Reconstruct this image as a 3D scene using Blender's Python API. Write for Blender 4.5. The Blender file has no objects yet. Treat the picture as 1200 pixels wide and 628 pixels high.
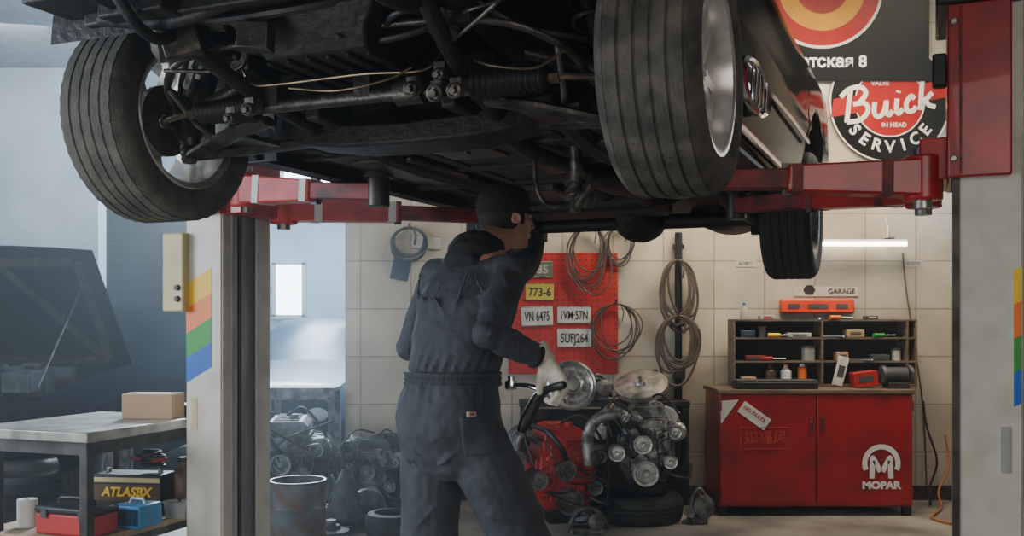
import bpy, bmesh, math, random
from mathutils import Vector, Matrix, Euler
random.seed(7)
SC=bpy.context.scene; C=SC.collection
F=1167.0; H=1.28; HY=375.0
PI=math.pi
def V(*a): return Vector(a)
def W(px,py,Y): return Vector(((px-600)*Y/F, Y, H-(py-HY)*Y/F))
def R3(x=0,y=0,z=0): return Euler((x,y,z)).to_matrix()
# ------------------------------------------------------------------ materials
def mat(name,c,rough=.5,metal=0,c2=None,scale=8,bump=0,bscale=60,emit=0,coat=0,lo=.35,hi=.65,stretch=(1,1,1),trans=0,spec=.5):
    m=bpy.data.materials.new(name); m.use_nodes=True; nt=m.node_tree; b=nt.nodes['Principled BSDF']
    N=nt.nodes.new; L=nt.links.new
    b.inputs['Roughness'].default_value=rough; b.inputs['Metallic'].default_value=metal
    b.inputs['Coat Weight'].default_value=coat; b.inputs['Transmission Weight'].default_value=trans; b.inputs['Specular IOR Level'].default_value=spec
    tc=N('ShaderNodeTexCoord'); mp=N('ShaderNodeMapping'); mp.inputs['Scale'].default_value=stretch
    L(tc.outputs['Object'],mp.inputs['Vector'])
    if c2 is None: c2=tuple(x*.8 for x in c)
    n=N('ShaderNodeTexNoise'); n.inputs['Scale'].default_value=scale; n.inputs['Detail'].default_value=6
    L(mp.outputs[0],n.inputs['Vector'])
    r=N('ShaderNodeValToRGB'); r.color_ramp.elements[0].position=lo; r.color_ramp.elements[1].position=hi
    r.color_ramp.elements[0].color=(*c2,1); r.color_ramp.elements[1].color=(*c,1)
    L(n.outputs[0],r.inputs[0]); L(r.outputs[0],b.inputs['Base Color'])
    if emit:
        b.inputs['Emission Color'].default_value=(*c,1); b.inputs['Emission Strength'].default_value=emit
    if bump:
        n2=N('ShaderNodeTexNoise'); n2.inputs['Scale'].default_value=bscale; n2.inputs['Detail'].default_value=4
        L(mp.outputs[0],n2.inputs['Vector'])
        bp=N('ShaderNodeBump'); bp.inputs['Strength'].default_value=bump; bp.inputs['Distance'].default_value=.01
        L(n2.outputs[0],bp.inputs['Height']); L(bp.outputs[0],b.inputs['Normal'])
    return m
M={}
def mm(k,*a,**kw): M[k]=mat(k,*a,**kw)
mm('ceiling',(.24,.25,.26),.9)
mm('plaster',(.42,.46,.49),.9,c2=(.33,.37,.40),scale=2)
mm('plaster_haze',(.46,.57,.66),.9,c2=(.36,.46,.54),scale=2)  # pale blue stands in for haze over the far walls
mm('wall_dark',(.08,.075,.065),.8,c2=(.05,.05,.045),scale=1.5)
mm('door_dark',(.020,.030,.042),.85,c2=(.012,.018,.026),scale=2,spec=.1)
mm('concrete',(.38,.35,.30),.5,c2=(.16,.147,.13),scale=2.2,bump=.15,bscale=30)
mm('frame_white',(.55,.60,.63),.5)
mm('glass_bright',(.80,.92,1.0),.3,emit=8.0,c2=(.75,.88,1.0))
mm('tyre',(.090,.080,.062),.8,c2=(.030,.028,.023),scale=14,bump=.35,bscale=120)
mm('tyre_dark',(.018,.018,.018),.75,c2=(.011,.011,.011),scale=14,bump=.2,bscale=90)
mm('alloy',(.80,.77,.72),.25,.65,c2=(.46,.43,.39),scale=9)
mm('chrome',(.85,.85,.85),.12,1.0,c2=(.7,.7,.7))
mm('disc',(.22,.18,.15),.45,.8,c2=(.10,.07,.05),scale=12)
mm('car_black',(.003,.003,.004),.10,0,c2=(.002,.002,.003),spec=.03)
mm('glass_dark',(.01,.013,.016),.08,0,spec=.3)
mm('under',(.011,.010,.010),.55,.3,c2=(.004,.004,.004),scale=9,bump=.5,bscale=40)
mm('under_brown',(.036,.028,.021),.6,.3,c2=(.009,.008,.007),scale=7,bump=.5,bscale=40)
mm('under_steel',(.085,.077,.067),.42,.75,c2=(.018,.016,.014),scale=14,bump=.3,bscale=60)
mm('rust',(.14,.085,.05),.55,.5,c2=(.04,.025,.018),scale=20)
mm('bush',(.14,.125,.105),.45,.65,c2=(.03,.025,.02),scale=30)
mm('rubber',(.010,.010,.010),.5,c2=(.006,.006,.006))
mm('copper_pipe',(.15,.115,.07),.35,.8)
mm('red_paint',(.42,.008,.010),.34,0,c2=(.24,.006,.007),scale=7,coat=.25)
mm('red_bright',(.48,.014,.010),.42,0,c2=(.28,.010,.008),scale=6)
mm('red_board',(.46,.022,.014),.55,0,c2=(.34,.016,.012),scale=3)
mm('red_pale',(.56,.05,.035),.5,0,c2=(.34,.025,.02),scale=12)
mm('red_cab',(.33,.004,.009),.40,0,c2=(.14,.003,.006),scale=4,coat=.2,lo=.25,hi=.55)
mm('red_dull',(.22,.014,.011),.6,0,c2=(.06,.010,.009),scale=12)
mm('post_white',(.58,.54,.46),.42,0,c2=(.44,.40,.33),scale=6,lo=.3,hi=.55)
mm('post_steel',(.42,.42,.39),.45,.3,c2=(.24,.24,.22),scale=6,stretch=(3,3,.4))
mm('bolt',(.4,.38,.35),.35,.9)
mm('black',(.009,.009,.010),.5,c2=(.006,.006,.007))
mm('black_cloth',(.004,.004,.005),.95,c2=(.003,.003,.003),spec=.0)
mm('black_soft',(.010,.010,.011),.85,c2=(.006,.006,.007),bump=.3,bscale=80)
mm('charcoal',(.05,.05,.052),.6)
mm('steel_top',(.50,.47,.42),.38,.5,c2=(.18,.165,.145),scale=7)
mm('steel_dark',(.09,.085,.08),.45,.7,c2=(.04,.035,.03),scale=10)
mm('cream',(.60,.50,.24),.5,c2=(.48,.40,.2),scale=6)
mm('cardboard',(.46,.30,.18),.85,c2=(.38,.24,.14),scale=4)
mm('yellow',(.88,.52,.002),.5,c2=(.82,.47,.002)); mm('orange',(.80,.16,.004),.45,c2=(.74,.14,.004)); mm('green',(.02,.28,.03),.5,c2=(.018,.25,.025)); mm('blue',(.002,.10,.48),.5,c2=(.002,.085,.42))
mm('orange_red',(.62,.045,.008),.45); mm('deep_red',(.33,.004,.004),.7,c2=(.25,.004,.004),scale=5,spec=.1); mm('deep_yellow',(.55,.26,.002),.7,spec=.1)
mm('blue_box',(.03,.22,.48),.4); mm('white',(.74,.74,.70),.5,c2=(.64,.64,.60)); mm('paper',(.64,.62,.56),.8)
mm('wall_faint',(.42,.40,.35),.8)
mm('plate_white',(.56,.55,.50),.6,c2=(.40,.39,.35),scale=14)
mm('plate_yellow',(.52,.42,.05),.5); mm('plate_green',(.10,.13,.085),.5); mm('ink',(.03,.032,.045),.6); mm('ink_red',(.45,.01,.01),.6)
mm('alu',(.38,.375,.36),.42,.7,c2=(.09,.088,.082),scale=18,bump=.35,bscale=50,lo=.4,hi=.62)
mm('alu_bright',(.56,.55,.52),.35,.75,c2=(.22,.215,.20),scale=14,bump=.2,bscale=50)
mm('alu_dark',(.19,.185,.18),.5,.7,c2=(.04,.038,.035),scale=16,bump=.4,bscale=50)
mm('iron',(.045,.042,.038),.6,.5,c2=(.015,.013,.011),scale=12,bump=.4,bscale=50)
mm('haze_iron',(.065,.076,.088),.75,.1,c2=(.016,.020,.024),scale=12,bump=.4,bscale=50)  # iron with the blue-grey of the haze mixed into its colour
mm('haze_alu',(.22,.245,.27),.65,.2,c2=(.05,.06,.07),scale=14,bump=.4,bscale=50)  # aluminium tinted by haze, painted into the base colour
mm('drum_metal',(.15,.19,.22),.5,.5,c2=(.15,.06,.03),scale=8,bump=.2,bscale=30)
mm('wood',(.40,.28,.16),.6,c2=(.28,.19,.11),scale=4,stretch=(1,8,8))
mm('wood_dark',(.18,.125,.08),.6,c2=(.08,.055,.035),scale=6,stretch=(1,8,8))
mm('hose_brown',(.085,.062,.043),.6,c2=(.05,.038,.028)); mm('cable_orange',(.45,.14,.04),.55)
mm('skin',(.50,.28,.19),.55,c2=(.42,.21,.14),scale=12)
mm('hair',(.02,.016,.013),.8)
mm('eye',(.6,.6,.58),.2)
mm('cover',(.050,.054,.068),.80,c2=(.022,.024,.032),scale=7,bump=.9,bscale=15,lo=.3,hi=.7)
mm('cover_band',(.034,.037,.046),.85,c2=(.018,.020,.025),scale=60,stretch=(1,1,.05),bump=.6,bscale=90)
mm('glove',(.74,.69,.57),.9,c2=(.54,.49,.40),scale=30,bump=.4,bscale=200)
mm('boot',(.03,.022,.018),.6)
mm('tube_light',(1.0,.93,.82),.5,emit=12)
mm('brown_plastic',(.10,.045,.02),.45)
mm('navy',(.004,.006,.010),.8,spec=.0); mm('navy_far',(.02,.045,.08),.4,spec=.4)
mm('clear',(.5,.5,.46),.2,trans=.5)
def tilemat():
    m=bpy.data.materials.new('white_tile'); m.use_nodes=True; nt=m.node_tree; b=nt.nodes['Principled BSDF']; N=nt.nodes.new; L=nt.links.new
    tc=N('ShaderNodeTexCoord'); s=N('ShaderNodeSeparateXYZ'); cb=N('ShaderNodeCombineXYZ')
    L(tc.outputs['Object'],s.inputs[0]); L(s.outputs[0],cb.inputs[0]); L(s.outputs[2],cb.inputs[1])
    br=N('ShaderNodeTexBrick'); br.offset=0; br.inputs['Scale'].default_value=1; br.inputs['Brick Width'].default_value=.36; br.inputs['Row Height'].default_value=.34
    br.inputs['Mortar Size'].default_value=.005; br.inputs['Color1'].default_value=(.70,.63,.52,1); br.inputs['Color2'].default_value=(.60,.535,.43,1); br.inputs['Mortar'].default_value=(.40,.34,.26,1)
    L(cb.outputs[0],br.inputs['Vector'])
    n=N('ShaderNodeTexNoise'); n.inputs['Scale'].default_value=2.2; n.inputs['Detail'].default_value=8; L(tc.outputs['Object'],n.inputs['Vector'])
    mx=N('ShaderNodeMix'); mx.data_type='RGBA'; mx.blend_type='MULTIPLY'; mx.inputs[0].default_value=.75
    L(br.outputs[0],mx.inputs[6]); L(n.outputs[0],mx.inputs[7]); L(mx.outputs[2],b.inputs['Base Color'])
    bp=N('ShaderNodeBump'); bp.inputs['Strength'].default_value=.4; bp.inputs['Distance'].default_value=.01; bp.invert=True
    L(br.outputs['Fac'],bp.inputs['Height']); L(bp.outputs[0],b.inputs['Normal']); b.inputs['Roughness'].default_value=.22
    return m
M['tile']=tilemat()
# ------------------------------------------------------------------ mesh builder
def frames(pts,up=None):
    n=len(pts); T=[]
    for i in range(n):
        a=pts[max(i-1,0)]; b=pts[min(i+1,n-1)]; t=(b-a); T.append(t.normalized() if t.length>1e-9 else V(0,0,1))
    u=up or (V(0,0,1) if abs(T[0].z)<.9 else V(1,0,0))
    x=(u-T[0]*u.dot(T[0])).normalized(); X=[x]
    for i in range(1,n):
        x=X[-1]-T[i]*X[-1].dot(T[i]); X.append(x.normalized() if x.length>1e-6 else X[-1])
    return [(X[i],T[i].cross(X[i]).normalized(),T[i]) for i in range(n)]
def cr(pts,k=6):
    pts=[Vector(p) for p in pts]
    if len(pts)<3: return pts
    P=[pts[0]*2-pts[1]]+pts+[pts[-1]*2-pts[-2]]; out=[]
    for i in range(1,len(P)-2):
        p0,p1,p2,p3=P[i-1:i+3]
        for j in range(k):
            t=j/k; out.append(.5*((2*p1)+(p2-p0)*t+(2*p0-5*p1+4*p2-p3)*t*t+(3*p1-p0-3*p2+p3)*t**3))
    out.append(pts[-1]); return out
def lerpl(vals,n):
    out=[]
    for i in range(n):
        t=i/(n-1)*(len(vals)-1); k=min(int(t),len(vals)-2); f=t-k; out.append(vals[k]*(1-f)+vals[k+1]*f)
    return out
class MB:
    def __init__(s): s.bm=bmesh.new()
    def f(s,vs):
        try: return s.bm.faces.new(vs)
        except ValueError: return None
    def rings(s,R,cap0=True,cap1=True,closed=True,loop=False):
        vr=[[s.bm.verts.new(p) for p in r] for r in R]; n=len(vr[0])
        m=len(vr); rng=range(m if loop else m-1)
        for i in rng:
            a=vr[i]; b=vr[(i+1)%m]
            for j in range(n if closed else n-1):
                k=(j+1)%n; s.f((a[j],a[k],b[k],b[j]))
        if closed and not loop:
            if cap0: s.f(list(reversed(vr[0])))
            if cap1: s.f(vr[-1])
        return s
    def box(s,c,d,rot=None):
        if isinstance(rot,(int,float)): rot=R3(z=rot)
        c=Vector(c); v=[]
        for x in (-.5,.5):
            for y in (-.5,.5):
                for z in (-.5,.5):
                    p=V(x*d[0],y*d[1],z*d[2]); p=rot@p if rot else p; v.append(s.bm.verts.new(c+p))
        for q in ((0,1,3,2),(4,6,7,5),(0,4,5,1),(2,3,7,6),(0,2,6,4),(1,5,7,3)): s.f([v[i] for i in q])
        return s
    def bar(s,p0,p1,w,h,up=(0,0,1),w1=None,h1=None):
        p0=Vector(p0);p1=Vector(p1); t=(p1-p0).normalized(); u=Vector(up); x=t.cross(u).normalized(); z=x.cross(t)
        R=[]
        for p,w,h in ((p0,w,h),(p1,w1 or w,h1 or h)): R.append([p+x*w/2+z*h/2,p-x*w/2+z*h/2,p-x*w/2-z*h/2,p+x*w/2-z*h/2])
        return s.rings(R)
    def cyl(s,p0,p1,r0,r1=None,n=20):
        if r1 is None: r1=r0
        return s.tube([p0,p1],[r0,r1],n)
    def tube(s,pts,r,n=10,k=0,up=None,loop=False,cap=True):
        pts=[Vector(p) for p in pts]
        if k: pts=cr(pts,k)
        m=len(pts)
        if isinstance(r,(int,float)): r=[r,r]
        if len(r)!=m: r=lerpl([Vector(q) if isinstance(q,tuple) else q for q in r],m)
        Fm=frames(pts,up); R=[]
        for p,(x,y,t),q in zip(pts,Fm,r):
            a,b=(q[0],q[1]) if not isinstance(q,(int,float)) else (q,q)
            R.append([p+x*a*math.cos(2*PI*j/n)+y*b*math.sin(2*PI*j/n) for j in range(n)])
        return s.rings(R,cap,cap,loop=loop)
    def lathe(s,prof,o,axis=(0,0,1),n=32,rf=None,cap=False,loop=False):
        a=Vector(axis).normalized(); u=V(0,0,1) if abs(a.z)<.9 else V(1,0,0)
        x=(u-a*u.dot(a)).normalized(); y=a.cross(x); o=Vector(o); R=[]
        for i,(r,h) in enumerate(prof):
            R.append([o+a*h+(x*math.cos(2*PI*j/n)+y*math.sin(2*PI*j/n))*(r+(rf(i,j) if rf else 0)) for j in range(n)])
        return s.rings(R,cap,cap,loop=loop)
    def ell(s,c,r,rot=None,n=16,m=10):
        c=Vector(c)
        if isinstance(r,(int,float)): r=(r,r,r)
        R=[]
        for i in range(m+1):
            ph=-PI/2+PI*i/m; q=max(math.cos(ph),1e-3); ring=[]
            for j in range(n):
                p=V(r[0]*q*math.cos(2*PI*j/n),r[1]*q*math.sin(2*PI*j/n),r[2]*math.sin(ph)); ring.append(c+(rot@p if rot else p))
            R.append(ring)
        return s.rings(R)
    def prism(s,poly,d,fn=None):
        d=Vector(d); a=[s.bm.verts.new(Vector(p)) for p in poly]; b=[s.bm.verts.new(Vector(p)+d) for p in poly]; n=len(a)
        s.f(list(reversed(a))); s.f(b)
        for i in range(n): s.f((a[i],a[(i+1)%n],b[(i+1)%n],b[i]))
        return s
    def mesh(s,me,mx):
        k=len(s.bm.verts); s.bm.from_mesh(me); s.bm.verts.ensure_lookup_table()
        for v in s.bm.verts[k:]: v.co=mx@v.co
        return s
def obj(name,mb,m,parent=None,loc=(0,0,0),rot=(0,0,0),smooth=40,bevel=0,xf=None,fix=True):
    if xf is not None: mb.bm.transform(xf)
    if fix: bmesh.ops.recalc_face_normals(mb.bm,faces=mb.bm.faces)
    me=bpy.data.meshes.new(name); mb.bm.to_mesh(me); mb.bm.free()
    me.materials.append(M[m] if isinstance(m,str) else m)
    if smooth:
        for p in me.polygons: p.use_smooth=True
        me.set_sharp_from_angle(angle=math.radians(smooth))
    o=bpy.data.objects.new(name,me); C.objects.link(o); o.location=loc; o.rotation_euler=rot
    if parent: o.parent=parent
    if bevel:
        b=o.modifiers.new('bevel','BEVEL'); b.width=bevel; b.segments=2; b.limit_method='ANGLE'
    return o
def tag(o,label,cat,group=None):
    o['label']=label; o['category']=cat
    if group: o['group']=group
    return o
def thing(name,label,cat,loc=(0,0,0),rotz=0,group=None):
    o=bpy.data.objects.new(name,None); C.objects.link(o); o.location=loc; o.rotation_euler=(0,0,rotz); o.empty_display_size=.1
    return tag(o,label,cat,group)
def inv(loc,rotz): return (Matrix.Translation(Vector(loc))@Matrix.Rotation(rotz,4,'Z')).inverted()
def struct(name,mb,m,**k):
    o=obj(name,mb,m,**k); o['kind']='structure'; return o
def tmesh(s,size,ext=.001,off=0,shear=0,sp=1):
    cu=bpy.data.curves.new('t','FONT'); cu.body=s; cu.size=size; cu.extrude=ext; cu.align_x='CENTER'; cu.align_y='CENTER'; cu.offset=off; cu.shear=shear; cu.space_character=sp; cu.resolution_u=3
    o=bpy.data.objects.new('t',cu); C.objects.link(o); bpy.context.view_layer.update()
    me=bpy.data.meshes.new_from_object(o.evaluated_get(bpy.context.evaluated_depsgraph_get()))
    bpy.data.objects.remove(o); return me
UP=Matrix.Rotation(PI/2,4,'X')
def T(p): return Matrix.Translation(Vector(p))
def textpart(name,s,size,p,m,parent,roll=0,off=0,shear=0,sx=1,base=UP,sp=1):
    mb=MB(); mb.mesh(tmesh(s,size,off=off,shear=shear,sp=sp),T(p)@base@Matrix.Rotation(roll,4,'Z')@Matrix.Diagonal((sx,1,1,1)))
    return obj(name,mb,m,parent,smooth=0,fix=False)
def stroke(mb,pts,w,k=6):
    pts=cr([V(*p) for p in pts],k); R=[]
    for i,p in enumerate(pts):
        t=(pts[min(i+1,len(pts)-1)]-pts[max(i-1,0)]).normalized(); n_=V(-t.z,0,t.x); R.append([p+n_*w/2,p-n_*w/2])
    mb.rings(R,closed=False)
# ------------------------------------------------------------------ setting
struct('floor',MB().box((-1.0,5.2,-.05),(9.6,14.8,.1)),'concrete')
struct('ceiling',MB().box((-1.0,5.2,3.95),(9.6,14.8,.1)),'ceiling')
struct('wall_back',MB().box((1.205,7.2,1.95),(4.79,.2,3.9)),'tile')
struct('wall_right',MB().box((3.7,3.5,1.95),(.2,11.2,3.9)),'wall_dark')
struct('wall_left',MB().box((-5.7,5.2,1.95),(.2,14.8,3.9)),'plaster')
struct('wall_partition',MB().box((-4.95,10.45,1.95),(1.3,.2,3.9)),'plaster')
struct('wall_side',MB().box((-1.09,9.85,1.95),(.2,5.1,3.9)),'plaster_haze')
struct('wall_rear',MB().box((-3.4,12.5,1.95),(4.6,.2,3.9)),'plaster_haze')
def window(name,x0,x1,z0,z1,Y,nx,xf=None):
    w=MB(); t=.05
    w.box(((x0+x1)/2,Y,z0),(x1-x0+t,.06,t)); w.box(((x0+x1)/2,Y,z1),(x1-x0+t,.06,t))
    for i in range(nx+1): w.box((x0+(x1-x0)*i/nx,Y,(z0+z1)/2),(t,.06,z1-z0))
    o=struct(name,w,'frame_white',xf=xf); obj('pane',MB().box(((x0+x1)/2,Y+.01,(z0+z1)/2),(x1-x0,.01,z1-z0)),'glass_bright',o,xf=xf)
window('window_1',-2.95,-2.58,1.32,1.99,12.36,1)
window('window_2',-2.85,-1.70,2.95,3.75,12.36,3)
window('added_glow_window',-.45,.45,1.9,2.8,0,3,xf=T((3.57,6.0,0))@Matrix.Rotation(-PI/2,4,'Z'))  # unseen glowing window, added to streak the car flank with reflections
d=MB()
for i in range(10): d.box((-4.5,12.36,.14+i*.28),(1.5,.06,.275))
struct('door_1',d,'door_dark',bevel=.006)
struct('baseboard_back',MB().box((1.205,7.09,.05),(4.79,.02,.10)),'steel_dark')
# ------------------------------------------------------------------ cars
def arch(y,yc,zc,r,zb):
    d=abs(y-yc)
    return max(zb,zc+math.sqrt(max(r*r-d*d,0))) if d<r else zb
def topz(y): 
    pts=[(-.85,.74),(-.6,.84),(.2,.93),(.8,.98),(3.0,1.0),(3.6,.95),(3.8,.85)]
    for (a,b),(c,e) in zip(pts,pts[1:]):
        if a<=y<=c: return b+(e-b)*(y-a)/(c-a)
    return .85
def shell(hw=.88,hood=True,lifted=False):
    mb=MB(); ys=sorted(set([-.85+i*.04 for i in range(116)]+[-.37,.37,2.33,3.07])); R=[]
    for y in ys:
        if lifted: zb=.76 if y<-.37 else (.28 if y<2.8 else .34); zb=arch(y,0,.47,.40,zb) if y<.37 else zb; zb=arch(y,2.7,.36,.37,zb)
        else: zb=.40 if y<-.37 else (.28 if y<2.8 else .34); zb=arch(y,0,.33,.37,zb); zb=arch(y,2.7,.33,.37,zb)
        zt=topz(y)+(.08 if lifted else 0); tw=1-.16*max(0,(-.3-y)/.55)**2-.12*max(0,(y-3.2)/.6)**2
        def xw(z):
            u=(z-.28)/(zt-.28); cr_=.012*max(0,1-abs(u-.42)/.06) if lifted else 0
            return (hw-.06+cr_+.08*math.sin(min(max(u,0),1)*PI*.75+.25))*tw*(1-.10*max(0,u-.8)/.2)
        zb=min(zb,zt-.03)
        side=[V(-xw(zb+(zt-zb)*k/17),y,zb+(zt-zb)*k/17) for k in range(18)]
        xs=-side[-1].x; ztop=[V(x*xs,y,zt+.03*(1-x*x)) for x in (-.9,-.6,-.3,0,.3,.6,.9)]
        if not hood and -.72<y<.72: ztop=[V(p.x,p.y,zt-(.18 if abs(p.x)<xs*.85 else 0)) for p in ztop]
        R.append(side+ztop+[V(-p.x,p.y,p.z) for p in reversed(side)])
    mb.rings(R,closed=False)
    for r in (R[0],R[-1]): mb.f([mb.bm.verts.new(p) for p in r])
    return mb
def cabin():
    mb=MB(); R=[]
    for y,z,w in ((.75,.98,.72),(1.25,1.30,.62),(1.6,1.40,.58),(2.3,1.41,.57),(2.75,1.32,.58),(3.25,1.0,.68)):
        b=.97; R.append([V(-.74,y,b),V(-w-.02,y,(b+z)/2+.05 if z>1 else b+.01),V(-w+.06,y,z-.01),V(0,y,z+.02),V(w-.06,y,z-.01),V(w+.02,y,(b+z)/2+.05 if z>1 else b+.01),V(.74,y,b)])
    mb.rings(R); return mb
def wheel_meshes(xc,yc,zc,s,R=.315,tyre='tyre',parent=None,xf=None,n=96):
    o=(xc,yc,zc); ax=(s,0,0); k=R/.315
    rim=MB()
    rim.lathe([(r*k,h) for r,h in [(.222,-.108),(.222,-.100),(.205,-.095),(.200,-.06),(.195,.0),(.198,.07),(.208,.098),(.222,.104),(.222,.112),(.214,.113),(.200,.108),(.190,.07),(.186,.0),(.190,-.06),(.196,-.10),(.214,-.113)]],o,ax,48,loop=True)
    for i in range(10):
        a=2*PI*i/10+(.13 if i%2 else -.13)
        d=V(0,math.cos(a),math.sin(a))
        rim.bar(Vector(o)+V(s*.050,0,0)+d*.04*k,Vector(o)+V(s*.050,0,0)+d*.195*k,.030,.03,up=(1,0,0))
    rim.lathe([(.001,.065),(.03,.064),(.034,.055),(.07,.050),(.075,.03),(.07,.01),(.001,.01)],o,ax,32)
    for i in range(5):
        a=2*PI*i/5; d=V(0,math.cos(a),math.sin(a)); p=Vector(o)+d*.052; rim.cyl(p+V(s*.05,0,0),p+V(s*.07,0,0),.009,n=8)
    w=obj('wheel',rim,'alloy' if tyre=='tyre' else 'alu_dark',parent,xf=xf)
    prof=[(.214,-.104),(.222,-.113),(.245,-.121),(.27,-.123),(.290,-.118),(.303,-.108),(.311,-.096)]
    for a,b in ((-.092,-.060),(-.053,-.022),(-.015,.015),(.022,.053),(.060,.092)):
        prof+=[(.3105,a-.001),(.3150,a+.001),(.3155,(a+b)/2),(.3150,b-.001),(.3105,b+.001)]
    prof+=[(.311,.096),(.303,.108),(.290,.118),(.27,.123),(.245,.121),(.222,.113),(.214,.104)]
    prof=[(r*k,h) for r,h in prof]; L=len(prof)
    def rf(i,j):
        if i in (5,6,7,8,9,L-6,L-7,L-8,L-9,L-10): return -.0028 if j%2==0 else 0
        if i in (13,14,18,19,20,23,24): return -.002 if (j+i)%3==0 else 0
        return 0
    t=MB().lathe(prof,o,ax,n,rf); t.lathe([(.214*k,-.104),(.214*k,.104)],o,ax,n)
    obj('tire',t,tyre,w,xf=xf,smooth=30)
    b=MB().lathe([(.05,.0),(.110,0),(.110,-.02),(.05,-.02),(.05,0)],o,ax,40)
    b.lathe([(.001,.02),(.06,.02),(.06,-.035),(.001,-.035)],o,ax,24)
    obj('brake_disc',b,'disc',w,xf=xf)
    return w
CR=math.radians(-23); CX,CY=-.365,2.825; Z0=1.58
car=thing('car','black car raised high on the red lift arms with its underside showing','car',(CX,CY,Z0),CR)
DZ=T((0,0,-Z0))
def cpart(name,mb,m,parent=car,**k): return obj(name,mb,m,parent,xf=DZ,**k)
sh=obj('body_shell',shell(lifted=True),'car_black',car); so=sh.modifiers.new('s','SOLIDIFY'); so.thickness=.012
obj('cabin',cabin(),'glass_dark',car,xf=T((0,0,.08)))
for s in (-1,1):
    wheel_meshes(s*(.80 if s<0 else .84),0,1.905,s,parent=car,xf=DZ)
    wheel_meshes(s*.78,2.7,1.80,s,parent=car,xf=DZ,tyre='tyre_dark',n=72)
    for yc,zc in ((0,2.05),(2.7,1.94)):
        l=MB(); R=[]; rr=.395 if yc<1 else .365
        for x in (s*.50,s*.84): R.append([V(x,yc+rr*math.cos(a),zc+rr*math.sin(a)) for a in [PI*i/16 for i in range(17)]])
        l.rings(R,closed=False)
        vs=[l.bm.verts.new((s*.50,yc+rr*math.cos(PI*i/16),zc+rr*math.sin(PI*i/16))) for i in range(17)]; l.f(vs)
        cpart('wheel_liner',l,'under')
    mf=MB(); mf.prism([(s*.68,.40,2.12),(s*.87,.42,2.12),(s*.87,.45,1.84),(s*.68,.43,1.84)],(0,.012,0)); cpart('mud_flap',mf,'rubber')
    cpart('sill_trim',MB().tube([(s*.868,.50,1.90),(s*.872,1.2,1.895),(s*.872,2.28,1.90)],[(.014,.008),(.014,.008)],n=8,up=V(0,0,1)),'chrome')
    # lower flank lamp: chrome bezel with dark ribbed lens
    bz=MB(); R=[]
    for dx,kk_ in ((0,1.0),(.020,1.0),(.028,.92),(.020,.84),(0,.84)):
        R.append([V(s*(.885+dx),.86+.27*kk_*math.cos(2*PI*j/32),2.04+.085*kk_*math.sin(2*PI*j/32)) for j in range(32)])
    bz.rings(R,loop=True); lamp=cpart('side_lamp',bz,'chrome')
    cpart('lamp_lens',MB().ell((s*.890,.86,2.04),(.018,.23,.072),n=24,m=10),'glass_dark',lamp)
    for j in range(5): cpart('lens_rib',MB().bar((s*.911,.70+.07*j,1.985),(s*.911,.74+.07*j,2.09),.006,.006,up=(1,0,0)),'chrome',lamp)
    cpart('side_trim',MB().tube([(s*.895,1.25,2.10),(s*.905,1.7,2.10),(s*.905,2.30,2.10)],[(.010,.006),(.010,.006)],n=8,up=V(0,0,1)),'chrome')
p=MB(); p.box((0,2.0,1.905),(1.62,3.1,.02))
for x in (-.62,-.45,-.28,.28,.45,.62): p.box((x,1.5,1.892),(.05,1.9,.014))
for y in (.7,1.15,1.6,2.1): p.box((0,y,1.888),(1.5,.06,.02))
p.box((0,1.6,1.93),(.28,2.2,.08)); p.box((0,-.18,2.20),(1.36,1.1,.02)); p.box((0,.43,2.05),(1.5,.02,.3))  # high front tray added to block light from above the engine bay
cpart('floor_pan',p,'under_brown',bevel=.006)
for s in (-1,1):
    r=MB(); r.tube([(s*.40,-.72,2.08),(s*.40,-.2,2.04),(s*.40,.3,1.96),(s*.38,.7,1.875),(s*.38,2.2,1.875)],.038,n=8,k=5); cpart('frame_rail',r,'under')
    cpart('sill',MB().bar((s*.80,.42,1.875),(s*.80,2.3,1.875),.08,.06),'under')
v=MB(); v.box((0,-.60,2.08),(1.25,.16,.05)); v.box((0,-.54,2.05),(1.1,.03,.05)); v.box((-.35,-.56,2.04),(.2,.1,.04))
v.box((0,-.40,2.12),(.95,.22,.06)); v.tube([(-.5,-.55,2.04),(-.3,-.52,2.02),(-.1,-.52,2.05)],.02,k=4)
for s in (-1,1): v.tube([(s*.34,-.66,2.05),(s*.33,-.60,1.99),(s*.35,-.50,1.985),(s*.36,-.40,2.04)],.016,n=8,k=5)
cpart('front_valance',v,'under',bevel=.008)
x=MB(); R=[]
for xx,zc,h,dp in ((-.46,1.90,.05,.10),(-.36,1.86,.08,.16),(-.2,1.835,.07,.2),(0,1.83,.065,.2),(.2,1.835,.07,.2),(.36,1.86,.08,.16),(.46,1.90,.05,.10)):
    yc=.20; R.append([V(xx,yc-dp/2,zc-h/2),V(xx,yc+dp/2,zc-h/2),V(xx,yc+dp/2,zc+h/2),V(xx,yc-dp/2,zc+h/2)])
x.rings(R); x.box((0,.02,1.96),(.7,.06,.10)); x.box((-.22,.06,1.90),(.05,.18,.08)); x.box((.22,.06,1.90),(.05,.18,.08))
for a in (-.3,.3): x.tube([(a,.12,1.86),(a*1.1,-.2,1.93),(a*1.25,-.5,2.04)],.024,n=8,k=5)
cpart('subframe',x,'under',bevel=.01)
e=MB(); R=[]
for z,w,y0,y1 in ((2.16,.22,-.42,.12),(2.04,.22,-.42,.12),(1.99,.17,-.38,.08),(1.95,.15,-.34,.03)): R.append([V(-w,y0,z),V(w,y0,z),V(w,y1,z),V(-w,y1,z)])
e.rings(R)
for i in range(6): e.box((-.15+.06*i,-.16,1.945),(.012,.34,.014))
cpart('oil_pan',e,'under',bevel=.012)
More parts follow.
